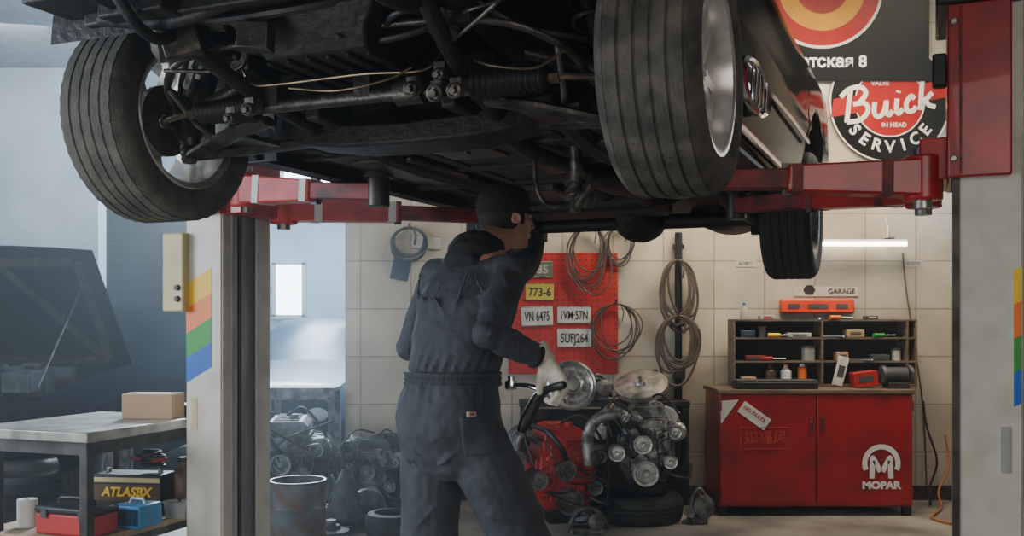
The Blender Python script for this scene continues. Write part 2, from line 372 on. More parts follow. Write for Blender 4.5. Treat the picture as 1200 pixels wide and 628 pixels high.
g=MB(); g.lathe([(.0,0),(.19,.0),(.19,.05),(.14,.2),(.11,.3),(.10,.6),(.08,.75),(.04,.78),(0,.78)],(0,.36,2.0),(0,1,0),24)
for a in range(8): g.bar((.13*math.cos(a*PI/4),.5,2.0+.13*math.sin(a*PI/4)),(.10*math.cos(a*PI/4),.9,2.0+.10*math.sin(a*PI/4)),.012,.02)
cpart('gearbox',g,'under_steel')
cpart('drive_shaft',MB().tube([(0,1.1,1.93),(0,2.55,1.86)],.035,n=14),'under')
k=MB().cyl((-.36,-.13,1.885),(.36,-.13,1.885),.020,n=16); k.cyl((.12,-.13,1.885),(.2,-.13,1.885),.034,n=16); k.tube([(.17,-.13,1.9),(.2,-.05,2.02),(.22,.02,2.1)],.018)
for xx in (-.28,.02): k.box((xx,-.11,1.91),(.05,.08,.06))
cpart('steering_rack',k,'under_steel')
for s in (-1,1):
    b=MB(); pr=[]
    for i in range(25): pr.append((.034-.010*(i/24)+(.008 if i%2 else 0),i*.0085))
    b.lathe([(.01,0)]+pr+[(.01,.207)],(s*.34,-.13,1.885),(s,0,0),20); cpart('rubber_boot',b,'rubber')
    t=MB().tube([(s*.54,-.13,1.885),(s*.60,-.13,1.885),(s*.70,-.10,1.88)],.009,n=8); t.ell((s*.70,-.10,1.88),.018,n=10,m=8); t.cyl((s*.555,-.13,1.885),(s*.58,-.13,1.885),.015,n=6)
    cpart('tie_rod',t,'rust' if s>0 else 'copper_pipe')
    a=MB(); a.tube([(s*.35,-.06,1.86),(s*.48,-.05,1.835),(s*.68,0,1.79)],[(.016,.032),(.018,.045),(.016,.03)],n=10,k=5,up=V(0,0,1))
    a.tube([(s*.34,.26,1.86),(s*.5,.16,1.83),(s*.68,.01,1.79)],[(.016,.03),(.018,.04),(.016,.03)],n=10,k=5,up=V(0,0,1))
    a.box((s*.52,.04,1.83),(.16,.16,.015)); a.ell((s*.685,0,1.80),(.035,.035,.03))
    cpart('control_arm',a,'under_steel')
    h=MB(); h.ell((s*.70,0,1.90),(.05,.06,.08)); h.tube([(s*.69,0,1.80),(s*.70,0,1.9),(s*.66,.02,2.02)],[.03,.04,.03],n=10); h.tube([(s*.70,.0,1.88),(s*.705,-.1,1.88)],.02,n=8)
    h.box((s*.73,.10,1.93),(.06,.06,.12)); h.tube([(s*.45,-.02,1.99),(s*.70,-.01,1.91)],.022,n=10)
    cpart('knuckle',h,'under_steel')
    q=MB(); q.tube([(s*.66,.02,1.96),(s*.60,.03,2.14)],.028,n=12); pts=[]
    for i in range(90): 
        tt=i/90; c=V(s*.63,.025,2.03).lerp(V(s*.56,.03,2.30),tt); an=tt*2*PI*5; pts.append(c+V(.058*math.cos(an),.058*math.sin(an),0))
    q.tube(pts,.008,n=6); cpart('strut',q,'under')
    bj=MB(); bj.tube([(s*.42,-.30,2.05),(s*.52,-.22,1.99),(s*.64,-.10,1.98),(s*.69,-.04,1.95)],.008,n=6,k=6); cpart('brake_hose',bj,'rubber')
    cpart('anti_roll_link',MB().tube([(s*.60,-.20,1.95),(s*.58,-.10,1.86),(s*.56,-.04,1.83)],.008,n=8),'bush')
    cpart('ball_joint',MB().lathe([(0,0),(.020,0),(.026,.012),(.020,.026),(.010,.03),(0,.03)],(s*.685,-.01,1.765),(0,0,1),16),'bush')
rd=random.Random(21)
for i in range(12):
    xx=rd.uniform(-.55,.6); yy=rd.uniform(-.45,-.05); zz=rd.uniform(1.97,2.06)
    cpart('bracket',MB().box((xx,yy,zz),(rd.uniform(.03,.10),rd.uniform(.02,.06),rd.uniform(.03,.10)),R3(rd.uniform(-.4,.4),rd.uniform(-.6,.6),rd.uniform(-.6,.6))).cyl((xx,yy-.03,zz-.01),(xx,yy,zz-.01),.010,n=8),rd.choice(('under_steel','under','bush')),bevel=.003)
for i in range(7):
    x0=rd.uniform(-.6,.4); pts=[V(x0+j*.14+rd.uniform(-.04,.04),rd.uniform(-.40,-.12),rd.uniform(1.96,2.08)) for j in range(4)]
    cpart('fluid_line',MB().tube(pts,rd.choice((.004,.006,.008)),n=8,k=6),rd.choice(('under_steel','rubber','bush')))
for xx,yy in ((-.5,1.4),(.1,1.25),(.42,1.5),(-.1,.75),(-.55,.8),(.58,1.2)):
    cpart('underbody_cover',MB().box((xx,yy,1.885),(rd.uniform(.14,.26),rd.uniform(.12,.3),.016),R3(z=rd.uniform(-.1,.1))).cyl((xx,yy,1.87),(xx,yy,1.885),.02,n=10),'under_steel',bevel=.004)
sb=MB().tube([(-.66,-.02,1.86),(-.60,-.20,1.95),(-.42,-.30,2.00),(0,-.32,2.01),(.42,-.30,2.00),(.60,-.20,1.95),(.66,-.02,1.86)],.010,n=10,k=8)
for s in (-1,1): sb.box((s*.40,-.30,2.015),(.05,.05,.05))
cpart('sway_bar',sb,'under_steel')
cpart('coolant_pipe',MB().tube([(-.34,-.20,1.99),(-.30,-.20,1.935),(-.22,-.2,1.925),(.05,-.19,1.93),(.22,-.18,1.925),(.26,-.15,1.97)],.004,n=8,k=6),'copper_pipe')
cpart('coolant_pipe',MB().tube([(-.15,-.24,1.90),(.0,-.24,1.88),(.14,-.22,1.90),(.2,-.2,1.93)],.0035,n=8,k=6),'copper_pipe')
cpart('coolant_pipe',MB().tube([(.38,-.2,1.93),(.45,-.24,1.90),(.55,-.22,1.89),(.62,-.2,1.93)],.0035,n=8,k=6),'copper_pipe')
for pp,rr in (([(-.5,-.45,2.12),(-.3,-.42,2.05),(-.05,-.45,2.03),(.15,-.4,2.06),(.3,-.3,2.14)],.013),([(-.3,-.3,2.10),(-.1,-.28,2.0),(.2,-.3,1.98),(.4,-.25,2.04)],.010),([(-.6,-.1,2.1),(-.45,-.08,2.0),(-.35,0,1.94),(-.2,.05,1.98)],.012)):
    cpart('hose',MB().tube(pp,rr,n=8,k=6),'rubber')
for xx,yy,zz,rr in ((.20,-.21,1.872,.020),(.27,-.21,1.855,.023),(.33,-.22,1.855,.020),(-.32,-.20,1.865,.018),(-.40,-.18,1.85,.016),(.275,-.20,1.905,.016)):
    b=MB().lathe([(0,-.03),(rr,-.03),(rr,.0),(rr*.7,.004),(rr*.7,-.002),(rr*.45,-.002),(rr*.45,.012),(0,.012)],(xx,yy,zz),(0,-1,-.25),16); b.box((xx,yy+.05,zz+.02),(.03,.08,.03)); cpart('bushing',b,'bush')
ex=MB(); ex.tube([(.10,.35,1.98),(.16,.6,1.87),(.18,1.0,1.855),(.2,1.25,1.85)],.027,n=12,k=6); ex.tube([(.2,1.25,1.85),(.22,1.35,1.85),(.22,1.65,1.85),(.2,1.75,1.85)],[(.04,.03),(.10,.04),(.10,.04),(.03,.03)],n=16,up=V(1,0,0))
ex.tube([(.2,1.7,1.85),(.2,2.3,1.85),(.32,2.6,1.95),(.35,3.0,1.86)],.027,n=12,k=6); ex.tube([(.35,2.95,1.86),(.35,3.0,1.86),(.35,3.45,1.86),(.35,3.5,1.86)],[(.04,.04),(.16,.08),(.16,.08),(.04,.04)],n=20,up=V(1,0,0))
cpart('exhaust',ex,'under_brown')
for c_,d_ in (((-.45,1.0,1.875),(.26,.5,.03)),((.5,.85,1.875),(.2,.35,.03)),((-.25,1.9,1.87),(.3,.5,.04))): cpart('heat_shield',MB().box(c_,d_),'under_steel',bevel=.012)
ra=MB(); ra.tube([(-.68,2.7,1.80),(.68,2.7,1.80)],.04,n=14); ra.ell((0,2.68,1.81),(.14,.16,.12)); ra.cyl((0,2.4,1.83),(0,2.55,1.82),.06,.09)
for s in (-1,1):
    ra.tube([(s*.55,1.95,1.87),(s*.58,2.3,1.80),(s*.6,2.68,1.78)],[(.02,.03),(.022,.05),(.02,.03)],n=10,k=5); ra.tube([(s*.62,2.78,1.76),(s*.56,2.85,2.2)],.026,n=10); ra.box((s*.6,2.76,1.745),(.06,.06,.05))
cpart('rear_axle',ra,'under')
ft=MB(); ft.box((-.15,2.3,1.85),(.75,.4,.09)); cpart('fuel_tank',ft,'under',bevel=.03)
hg=MB()
hg.tube([(.30,.78,1.88),(.30,.80,1.80),(.28,.84,1.72),(.27,.86,1.66)],[.02,.024,.03,.02],n=12,k=4)
for i in range(4): hg.lathe([(0,0),(.042-.006*(i%2),0),(.042-.006*(i%2),.014),(0,.014)],(.285,.83,1.69+i*.03),(0,.1,1),14)
hg.tube([(.28,.84,1.70),(.20,.80,1.68),(.16,.78,1.74),(.15,.78,1.88)],.010,n=8,k=5)
hg.ell((.33,.80,1.70),(.04,.03,.035)); hg.cyl((.36,.78,1.74),(.30,.78,1.66),.016)
cpart('drain_fitting',hg,'bush')
# ------------------------------------------------------------------ lift posts
def lift_post(s,loc,label,pads,group='columns of the car lift'):
    t=thing('lift_post',label,'car lift',loc,CR,group); iv=inv(loc,CR)
    c=MB(); w=.34; d=.19; th=.012; h=3.55
    c.box((-s*d/2,0,h/2),(th,w,h)); 
    for y in (-1,1):
        c.box((0,y*w/2,h/2),(d,th,h)); c.box((s*d/2,y*(w/2-.05),h/2),(th,.10,h))
    obj('column',c,'post_white',t,bevel=.003)
    obj('guide_rail',MB().box((s*.060,0,h/2),(.02,w-.03,h-.02)),'post_steel',t); obj('guide_rail',MB().box((s*.104,-.105,h/2),(.010,.02,h-.04)),'post_steel',t)
    obj('lift_screw',MB().cyl((s*.082,-.03,.05),(s*.082,-.03,3.4),.009),'steel_dark',t)
    if s<0: obj('edge_strip',MB().box((s*.098,-w/2-.004,h/2),(.022,.012,h-.04)),'steel_dark',t)
    b=MB(); b.box((0,0,.01),(.5,.55,.02))
    for x in (-.2,.2):
        for y in (-.22,.22): b.cyl((x,y,.02),(x,y,.05),.02,n=6)
    obj('base_plate',b,'steel_dark',t)
    yf=-w/2-th/2-.0015
    for i,cm in enumerate(('yellow','orange','green','blue')):
        hh=.11; z=1.37-i*hh ; q=MB(); xa,xb=(-.095,.045) if s>0 else (.072,.095); sl=.07*(xb-xa)/.135
        q.prism([(xa,yf,z-.04),(xb,yf,z-.04+sl),(xb,yf,z-.04+hh+sl),(xa,yf,z-.04+hh)],(0,.001,0)); obj('stripe',q,cm,t,smooth=0)
    obj('stripe_label',MB().box((-s*.05,yf,.86),(.030,.001,.15)),'cream' if s>0 else 'post_steel',t,smooth=0)
    k=MB(); z0,z1=1.745,2.31
    k.box((s*.030,-.205,(z0+z1)/2),(.19,.03,z1-z0)); k.box((s*.030,.205,(z0+z1)/2),(.19,.03,z1-z0)); k.box((s*.115,0,(z0+z1)/2),(.02,.40,z1-z0)); k.box((s*.165,0,z0+.07),(.09,.36,.14))
    obj('carriage',k,'red_paint',t,bevel=.006)
    for z in (z0+.06,z1-.06): obj('bolt',MB().lathe([(0,0),(.012,0),(.012,.008),(.008,.011),(0,.011)],(s*.105,-.221,z),(0,-1,0),6),'bolt',t)
    obj('seam_strip',MB().box((s*.085,-.222,(z0+z1)/2),(.008,.004,z1-z0-.02)),'red_dull',t)
    obj('carriage_cap',MB().box((s*.03,0,2.33),(.26,.46,.045)),'black',t,bevel=.008); obj('bumper_stop',MB().box((s*.148,-.19,2.10),(.045,.05,.11)),'black',t,bevel=.008)
    for (piv,tip) in pads:
        piv=iv@Vector(piv); tip=iv@Vector(tip); dr=(tip-piv).normalized(); mid=piv.lerp(tip,.55)
        a=MB(); a.bar(piv,mid,.12,.125,w1=.10,h1=.09); a.cyl(piv+V(0,0,-.075),piv+V(0,0,.075),.064)
        ar=obj('lift_arm',a,'red_pale' if s>0 else 'red_paint',t,bevel=.008)  # left column's arms are paler: haze put into the paint colour
        obj('arm_extension',MB().bar(piv.lerp(tip,.4),tip,.078,.068),'red_dull',ar,bevel=.005)
        for f in (.28,.93):
            q=piv.lerp(mid,f); obj('arm_band',MB().bar(q-dr*.018,q+dr*.018,.125-.02*f,.129-.036*f),'paper' if s>0 else 'red_dull',ar)
        obj('pin',MB().cyl(piv+V(0,0,.07),piv+V(0,0,.10),.03),'bolt',ar); obj('pin',MB().cyl(piv+V(0,0,-.10),piv+V(0,0,-.07),.03),'bolt',ar)
        obj('arm_stop',MB().box(mid,(.03,.03,.11),math.atan2(dr.y,dr.x)),'steel_dark',ar)
        p=MB(); p.cyl(tip+V(0,0,-.06),tip+V(0,0,.06),.045); p.cyl(tip+V(0,0,.055),tip+V(0,0,.085),.065); obj('lift_pad',p,'steel_dark',ar,bevel=.004)
    return t
def cw(x,y,z): return Matrix.Rotation(CR,3,'Z')@V(x,y,0)+V(CX,CY,z)
PL=(-1.30,4.58,0); PR=(1.62,3.40,0)
RM=Matrix.Rotation(CR,3,'Z')
lp=lift_post(1,PL,'striped lift column beside the cream control box, barrel near its foot',[(Vector(PL)+RM@V(.20,-.14,1.85),cw(-.62,1.02,1.795)),(Vector(PL)+RM@V(.20,.14,1.80),cw(-.62,2.05,1.795))])
rp=lift_post(-1,PR,'lift column with tall red carriage, at the photo edge beside the red cabinet',[(Vector(PR)+RM@V(-.20,-.14,1.755),cw(.62,.95,1.765)),(Vector(PR)+RM@V(-.20,.14,1.76),cw(.62,2.05,1.79))])
cb=thing('control_box','cream lift control box with two black buttons beside the striped column','control box',(W(213,365,4.50).x,4.48,W(217,365,4.5).z),CR)
obj('housing',MB().box((0,0,.175),(.118,.10,.35)),'cream',cb,bevel=.008)
for z in (.055,.105):
    obj('button',MB().lathe([(0,.012),(.012,.012),(.014,.0),(0,0)],(.03,-.05,z),(0,-1,0),14),'black',cb)
obj('bracket',MB().box((.070,.02,.18),(.03,.03,.2)),'steel_dark',cb)
# ------------------------------------------------------------------ person
PB=V(-.20,3.35,0); PT=math.radians(-40)
person=thing('person','mechanic in dark coverall, black cap and pale gloves looking up under the raised car','person',PB,PT)
iv=inv(PB,PT)
def P(x,y,z): return iv@V(x,y,z)
def remesh(o,vs,sm=3,tex=None):
    r=o.modifiers.new('r','REMESH'); r.mode='VOXEL'; r.voxel_size=vs; r.use_smooth_shade=True
    if sm: q=o.modifiers.new('sm','SMOOTH'); q.factor=.5; q.iterations=sm
    for (size,st) in (tex or []):
        t=bpy.data.textures.new('c','CLOUDS'); t.noise_scale=size; t.noise_depth=2
        d=o.modifiers.new('d','DISPLACE'); d.texture=t; d.strength=st; d.mid_level=.5; d.texture_coords='LOCAL'
    return o
def torso(mb,g=0):
    S=[(-.01,.85,.12,.09),(-.015,.88,.150,.12),(-.02,.94,.16,.13),(-.005,1.02,.150,.12),(.02,1.10,.140,.105),(.045,1.20,.150,.11),(.075,1.32,.163,.115),(.10,1.42,.168,.10),(.125,1.49,.125,.078),(.145,1.54,.07,.06)]
    R=[]
    for y,z,a,b in S:
        ring=[]
        for j in range(28):
            th=2*PI*j/28; cx=math.copysign(abs(math.cos(th))**.85,math.cos(th)); sy=math.copysign(abs(math.sin(th))**.9,math.sin(th)); ring.append(V(cx*a,y+sy*b,z))
        R.append(ring)
    mb.rings(R)
shR,elR,wrR=P(.000,3.320,1.440),P(-.075,3.14,1.235),P(.108,3.24,1.150)
shL,elL,wrL=P(-.265,3.545,1.440),P(-.372,3.62,1.185),P(-.17,3.75,1.12)
hipR,knR,anR=P(-.13,3.29,.90),P(.055,3.30,.50),P(.15,3.38,.10)
hipL,knL,anL=P(-.270,3.41,.90),P(-.285,3.44,.50),P(-.32,3.34,.10)
RI=Matrix.Rotation(-PT,3,'Z')
def hand(mb,w,d,t,right=True,sc=1.0,fat=0,grip=1.0):
    d=d.normalized(); t=(t-d*t.dot(d)).normalized(); n=t.cross(d) if right else d.cross(t); n=n.normalized()
    pal=[w-d*.02,w+d*.02,w+d*.055,w+d*.088]
    mb.tube(pal,[(.026+fat,.020+fat),(.034+fat,.019+fat),(.041+fat,.017+fat),(.040+fat,.014+fat)],n=14,up=t)
    for i,(o,L) in enumerate(((.030,.92),(.010,1.0),(-.011,.95),(-.031,.78))):
        p=w+d*(.086-.004*abs(i-1))+t*o; a=math.radians(22*grip); pts=[p-d*.02,p]
        for seg,inc in ((.044,48),(.028,58),(.022,45)):
            dd=d*math.cos(a)+n*math.sin(a); p=p+dd*seg*L*sc; pts.append(p); a+=math.radians(inc*grip)
        mb.tube(pts,[.0100+fat,.0100+fat,.0095+fat,.0085+fat,.0070+fat],n=10); mb.ell(pts[-1],.0072+fat,n=8,m=6); mb.ell(pts[2],.0100+fat,n=8,m=6); mb.ell(pts[3],.0092+fat,n=8,m=6)
    p=w+d*.02+t*.022; pts=[p]
    for dd,L in ((d*.6+t*.75+n*.25,.042),(d*.75+t*.1+n*.7,.032),(d*.5-t*.35+n*.8,.026)):
        p=p+dd.normalized()*L; pts.append(p)
    mb.tube(pts,[.015+fat,.0125+fat,.0105+fat,.008+fat],n=10); mb.ell(pts[-1],.008+fat,n=8,m=6)
    return n,d,t
dR,tR=RI@V(.50,.10,-.82),RI@V(-.55,.80,-.10)
dL,tL=RI@V(.75,.1,-.45),RI@V(.2,-.6,.7)
HC=P(-.018,3.57,1.642); HR=Matrix.Rotation(math.radians(-15),3,'Z')@Matrix.Rotation(math.radians(3),3,'X')
def hd(x,y,z): return HC+HR@V(x,y,z)
b=MB(); torso(b)
nb=V(0,.13,1.50)
b.tube([nb,V(0,.165,1.545),hd(0,-.02,-.06)],[.062,.056,.056],n=16)
b.ell(hd(0,-.012,.035),(.074,.096,.088),HR,24,16); b.ell(hd(0,.030,-.030),(.056,.060,.078),HR,20,14); b.ell(hd(0,.060,-.086),(.026,.024,.022),HR)
b.tube([hd(0,.086,.018),hd(0,.100,-.006),hd(0,.113,-.028),hd(0,.096,-.038)],[.008,.010,.012,.009],n=10); 
for s in (-1,1):
    b.ell(hd(s*.012,.098,-.031),(.009,.010,.008),HR,8,6); b.ell(hd(s*.030,.082,.026),(.024,.010,.008),HR,10,6); b.ell(hd(s*.042,.058,-.016),(.018,.024,.016),HR,10,6)
    b.lathe([(.0,.004),(.010,.004),(.012,.010),(.019,.012),(.020,.005),(.017,0),(0,0)],hd(s*.071,-.012,-.004),HR@V(s*.9,-.35,.05),14); b.ell(hd(s*.074,-.016,.010),(.005,.013,.019),HR,8,6)
    b.ell(hd(s*.040,.02,-.058),(.018,.045,.020),HR@R3(x=-.5),10,6)
b.ell(hd(0,.090,-.058),(.020,.010,.005),HR,10,6); b.ell(hd(0,.088,-.068),(.017,.010,.005),HR,10,6)
for sh_,el,wr in ((shR,elR,wrR),(shL,elL,wrL)):
    b.tube([V(0,.1,1.42),sh_,sh_.lerp(el,.5),el,el.lerp(wr,.3),wr],[.058,.046,.038,.034,.034,.026],n=14)
for hp_,kn,an in ((hipR,knR,anR),(hipL,knL,anL)):
    b.tube([hp_,hp_.lerp(kn,.5),kn,kn.lerp(an,.3),an],[.078,.068,.052,.052,.038],n=14); b.tube([an+V(0,-.04,-.05),an+V(0,.05,-.06),an+V(0,.16,-.075)],[(.035,.03),(.036,.03),(.03,.015)],n=12)
hand(b,wrR,dR,tR,True); hand(b,wrL,dL,tL,False)
body=remesh(obj('body',b,'skin',person),.0050,2)
for s in (-1,1):
    obj('eye',MB().ell(hd(s*.030,.078,.008),(.012,.010,.008),HR,12,8),'eye',person)
hr=MB()
hr.ell(hd(0,-.030,.020),(.0765,.084,.082),HR,20,12); hr.ell(hd(0,-.055,-.030),(.058,.045,.05),HR,16,10)
for s in (-1,1): hr.ell(hd(s*.069,.018,.000),(.008,.012,.028),HR,10,8)
remesh(obj('hair',hr,'hair',person),.005,1)
cpm=MB(); R=[]
for zz,a,bb,yo in ((.016,.081,.101,-.014),(.030,.084,.104,-.014),(.065,.084,.103,-.012),(.092,.076,.093,-.010),(.110,.060,.073,-.01),(.121,.036,.045,-.008),(.125,.010,.012,-.008)):
    R.append([hd(a*math.cos(2*PI*j/36)*(1+.006*math.cos(6*2*PI*j/36)),yo+bb*math.sin(2*PI*j/36),zz) for j in range(36)])
cpm.rings(R); cap=obj('cap',cpm,'black_soft',person,smooth=60)
obj('cap_button',MB().ell(hd(0,-.008,.127),.008,n=10,m=6),'black_soft',cap)
br=MB(); R=[]
for u in (0,.25,.5,.75,1):
    yy=.075+u*.068; ww=.074*(1-.42*u*u); R.append([hd(-ww+2*ww*k/8,yy-.03*(abs(-1+2*k/8)**2),.032-.002*u-.012*(abs(-1+2*k/8)**2)) for k in range(9)])
br.rings(R,closed=False); bo=obj('cap_brim',br,'black_soft',cap); q=bo.modifiers.new('s','SOLIDIFY'); q.thickness=.005
obj('cap_seam',MB().tube([hd(0,-.118,.03),hd(0,-.109,.08),hd(0,-.07,.111),hd(0,-.01,.126),hd(0,.06,.112),hd(0,.092,.05)],.0015,n=6,k=5),'charcoal',cap)
ho=MB()
for i,(r0,zz,yo,tk) in enumerate(((.068,1.506,.118,.030),(.066,1.532,.135,.026),(.060,1.552,.155,.017))):
    pts=[]
    for j in range(22):
        a=math.radians(-240+ j*(300/21)); pts.append(V(r0*1.05*math.cos(a),yo+r0*math.sin(a),zz+.02*math.sin(a)*-1))
    ho.tube(pts,[tk*.7,tk,tk*1.1,tk,tk*.7],n=12)
ho.ell(V(0,.045,1.48),(.080,.032,.05),R3(x=.5)); remesh(obj('hood',ho,'black_soft',person),.007,7,[(.05,.010)])
def folds(mb,p0,p1,r0,r1,n,seed,w=.010,span=2.4):
    rd=random.Random(seed); ax=(p1-p0).normalized(); u=V(0,0,1) if abs(ax.z)<.9 else V(1,0,0); x=(u-ax*u.dot(ax)).normalized(); y=ax.cross(x)
    for i in range(n):
        t=(i+.5)/n+rd.uniform(-.06,.06); a0=rd.uniform(0,2*PI); sp=rd.uniform(.4,1)*span; sl=rd.choice((-1,1))*rd.uniform(.10,.26); pts=[]
        for k in range(9):
            f=k/8; tt=t+sl*(f-.5)*2; a=a0+sp*f; r=(r0+(r1-r0)*min(max(tt,0),1)); pts.append(p0+(p1-p0)*tt+(x*math.cos(a)+y*math.sin(a))*(r-.001))
        mb.tube(pts,[.002,w,w*1.1,w,.002],n=8)
c=MB()
S=[(.0,.75,.08,.06),(.0,.78,.135,.110),(-.006,.83,.165,.142),(-.018,.90,.182,.160),(-.020,.95,.186,.162),(-.018,1.01,.180,.150),(-.008,1.06,.170,.138),(.005,1.10,.164,.130),(.018,1.15,.170,.136),(.045,1.24,.180,.143),(.075,1.34,.186,.142),(.10,1.41,.180,.126),(.125,1.465,.140,.098),(.14,1.51,.085,.074)]
R=[]
for y,z,a,bb in S:
    R.append([V(math.copysign(abs(math.cos(2*PI*j/32))**.92,math.cos(2*PI*j/32))*a,y+math.copysign(abs(math.sin(2*PI*j/32))**.95,math.sin(2*PI*j/32))*bb,z) for j in range(32)])
c.rings(R)
for sh_,el,wr,sd in ((shR,elR,wrR,1),(shL,elL,wrL,5)):
    wr2=el.lerp(wr,.84)
    c.tube([V(0,.1,1.415).lerp(sh_,.45),sh_,sh_.lerp(el,.35),sh_.lerp(el,.75),el,el.lerp(wr,.25),el.lerp(wr,.55),wr2],[.074,.064,.056,.054,.051,.050,.045,.040],n=18)
    c.ell(el,.052); c.ell(sh_,(.064,.064,.062))
    folds(c,sh_,el,.056,.051,6,sd,.0055,1.8); folds(c,el,wr2,.049,.042,4,sd+1,.0050,1.6); folds(c,sh_.lerp(el,.85),el.lerp(wr,.2),.053,.051,4,sd+2,.006,1.6)
for hp_,kn,an,sd in ((hipR,knR,anR,11),(hipL,knL,anL,14)):
    c.tube([hp_+V(0,0,.06),hp_,hp_.lerp(kn,.3),hp_.lerp(kn,.7),kn,kn.lerp(an,.4),kn.lerp(an,.95)],[.090,.106,.110,.102,.097,.092,.084],n=20)
    folds(c,hp_.lerp(kn,.2),kn,.108,.097,9,sd,.0075,1.6); folds(c,kn,an,.094,.086,7,sd+1,.008)
rd=random.Random(3)
for i in range(18):
    a0=rd.uniform(-2.9,-.2); z=rd.uniform(1.17,1.38); pts=[]; sl=rd.choice((-1,1))*rd.uniform(.10,.22)
    for k in range(7):
        f=k/6; a=a0+.5*(f-.5); zz=z+sl*(f-.5); pts.append(V(.181*math.cos(a),.06+.138*math.sin(a),zz))
    c.tube(pts,[.002,.005,.006,.005,.002],n=8)
for i in range(14):
    a=-3.0+i*.23; pts=[V(.167*math.cos(a),.0+.133*math.sin(a),1.115),V(.173*math.cos(a+.05),.018+.137*math.sin(a+.05),1.155),V(.177*math.cos(a+.1),.035+.140*math.sin(a+.1),1.20)]; c.tube(pts,[.005,.006,.002],n=8,k=3)
    pts=[V(.168*math.cos(a),-.005+.136*math.sin(a),1.075),V(.177*math.cos(a+.05),-.015+.147*math.sin(a+.05),1.02),V(.183*math.cos(a+.1),-.02+.158*math.sin(a+.1),.97)]; c.tube(pts,[.005,.006,.002],n=8,k=3)
for q0,q1 in ((V(-.12,-.15,.93),V(.0,-.165,.84)),(V(.13,-.14,.95),V(.01,-.16,.86)),(V(.15,-.10,.88),V(.05,-.14,.80)),(V(-.14,-.11,.87),V(-.04,-.14,.79)),(V(.16,-.05,.97),V(.10,-.14,.88))): c.tube([q0,q0.lerp(q1,.5)+V(0,-.012,-.006),q1],[.003,.008,.003],n=8,k=3)
coverall=remesh(obj('coverall',c,'cover',person),.0068,3,[(.10,.012),(.045,.008)])
wb=MB(); R=[]
for z,g in ((1.060,-.01),(1.062,.004),(1.072,.005),(1.076,.001),(1.088,.005),(1.092,.001),(1.102,.004),(1.108,.004),(1.11,-.01)):
    R.append([V((.172+g)*math.copysign(abs(math.cos(2*PI*j/60))**.92,math.cos(2*PI*j/60))+.0025*math.sin(j*9)*math.cos(2*PI*j/60),-.001+(.139+g)*math.copysign(abs(math.sin(2*PI*j/60))**.95,math.sin(2*PI*j/60)),z) for j in range(60)])
wb.rings(R); obj('waistband',wb,'cover_band',person)
for el,wr in ((elR,wrR),(elL,wrL)): obj('cuff',MB().tube([el.lerp(wr,.80),el.lerp(wr,.88)],[.044,.040],n=20),'black_soft',person,bevel=.004)
def patch(name,cx,cy,w,h,m,off,thick,roll=0,nx=10,dep=3.0):
    o=W(cx,cy,dep); mb=MB(); R=[]
    for i in range(nx+1):
        row=[]
        for j in range(nx+1):
            a,b_=(i/nx-.5)*w,(j/nx-.5)*h; row.append(P(o.x+a*math.cos(roll)-b_*math.sin(roll),o.y,o.z+a*math.sin(roll)+b_*math.cos(roll)))
        R.append(row)
    mb.rings(R,closed=False); ob=obj(name,mb,m,person,smooth=60)
    sw=ob.modifiers.new('w','SHRINKWRAP'); sw.target=coverall; sw.wrap_method='PROJECT'; sw.use_negative_direction=True; sw.use_positive_direction=True; sw.offset=off; sw.wrap_mode='ABOVE_SURFACE'
    sd=ob.modifiers.new('s','SOLIDIFY'); sd.thickness=thick; sd.offset=0
    return ob
patch('back_pocket',560,518,.115,.13,'cover',.002,.005,.10)
patch('emblem',549,492,.030,.016,'wall_faint',.006,.002,0,3); patch('emblem_mark',549,492,.014,.007,'ink_red',.0085,.002,0,2)
for side,w_,d_,t_,rt in (('r',wrR,dR,tR,True),('l',wrL,dL,tL,False)):
    gl=MB(); nn,dd,tt=hand(gl,w_,d_,t_,rt,fat=.0045)
    gl.tube([w_-d_.normalized()*.055,w_-d_.normalized()*.02,w_+d_.normalized()*.01],[.036,.033,.032],n=16)
    remesh(obj('glove',gl,'glove',person),.004,1)
    if rt: gn,gd,gt=nn,dd,tt
for an in (anR,anL):
    bt=MB(); bt.tube([an+V(0,-.085,-.062),an+V(0,-.03,-.05),an+V(0,.06,-.052),an+V(0,.15,-.062),an+V(0,.205,-.07)],[(.028,.028),(.042,.046),(.044,.045),(.036,.046),(.020,.030)],n=16,k=3,up=V(0,0,1)); bt.tube([an+V(0,-.02,-.05),an+V(0,-.01,.08)],[.052,.056],n=16); bt.box(an+V(0,.06,-.09),(.085,.27,.02))
    remesh(obj('boot',bt,'boot',person),.008,2)
gw=PB+Matrix.Rotation(PT,3,'Z')@(wrR+gd*.088+gn*.030); ga=(Matrix.Rotation(PT,3,'Z')@gt).normalized()
tl=thing('ratchet_tool','black handled ratchet tool with chrome head gripped in the pale glove','tool',gw)
end=W(599,451,3.36)-gw
obj('grip',MB().tube([-ga*.07,-ga*.06,V(0,0,0),ga*.07],[.008,.014,.0135,.012],n=14),'black',tl)
obj('shaft',MB().tube([ga*.06,end*.6,end],[.010,.009,.008],n=12,k=4),'chrome',tl)
obj('ratchet_head',MB().lathe([(0,-.014),(.020,-.014),(.022,-.008),(.022,.012),(.012,.014),(.012,.03),(0,.03)],end,(0,.2,1),18),'chrome',tl)
q0=W(630,466,3.30)-gw; q1=W(610,506,3.30)-gw
obj('lower_handle',MB().tube([ga*.03,q0,q0.lerp(q1,.6),q1],[.012,.018,.024,.014],n=12,k=4),'black',tl)
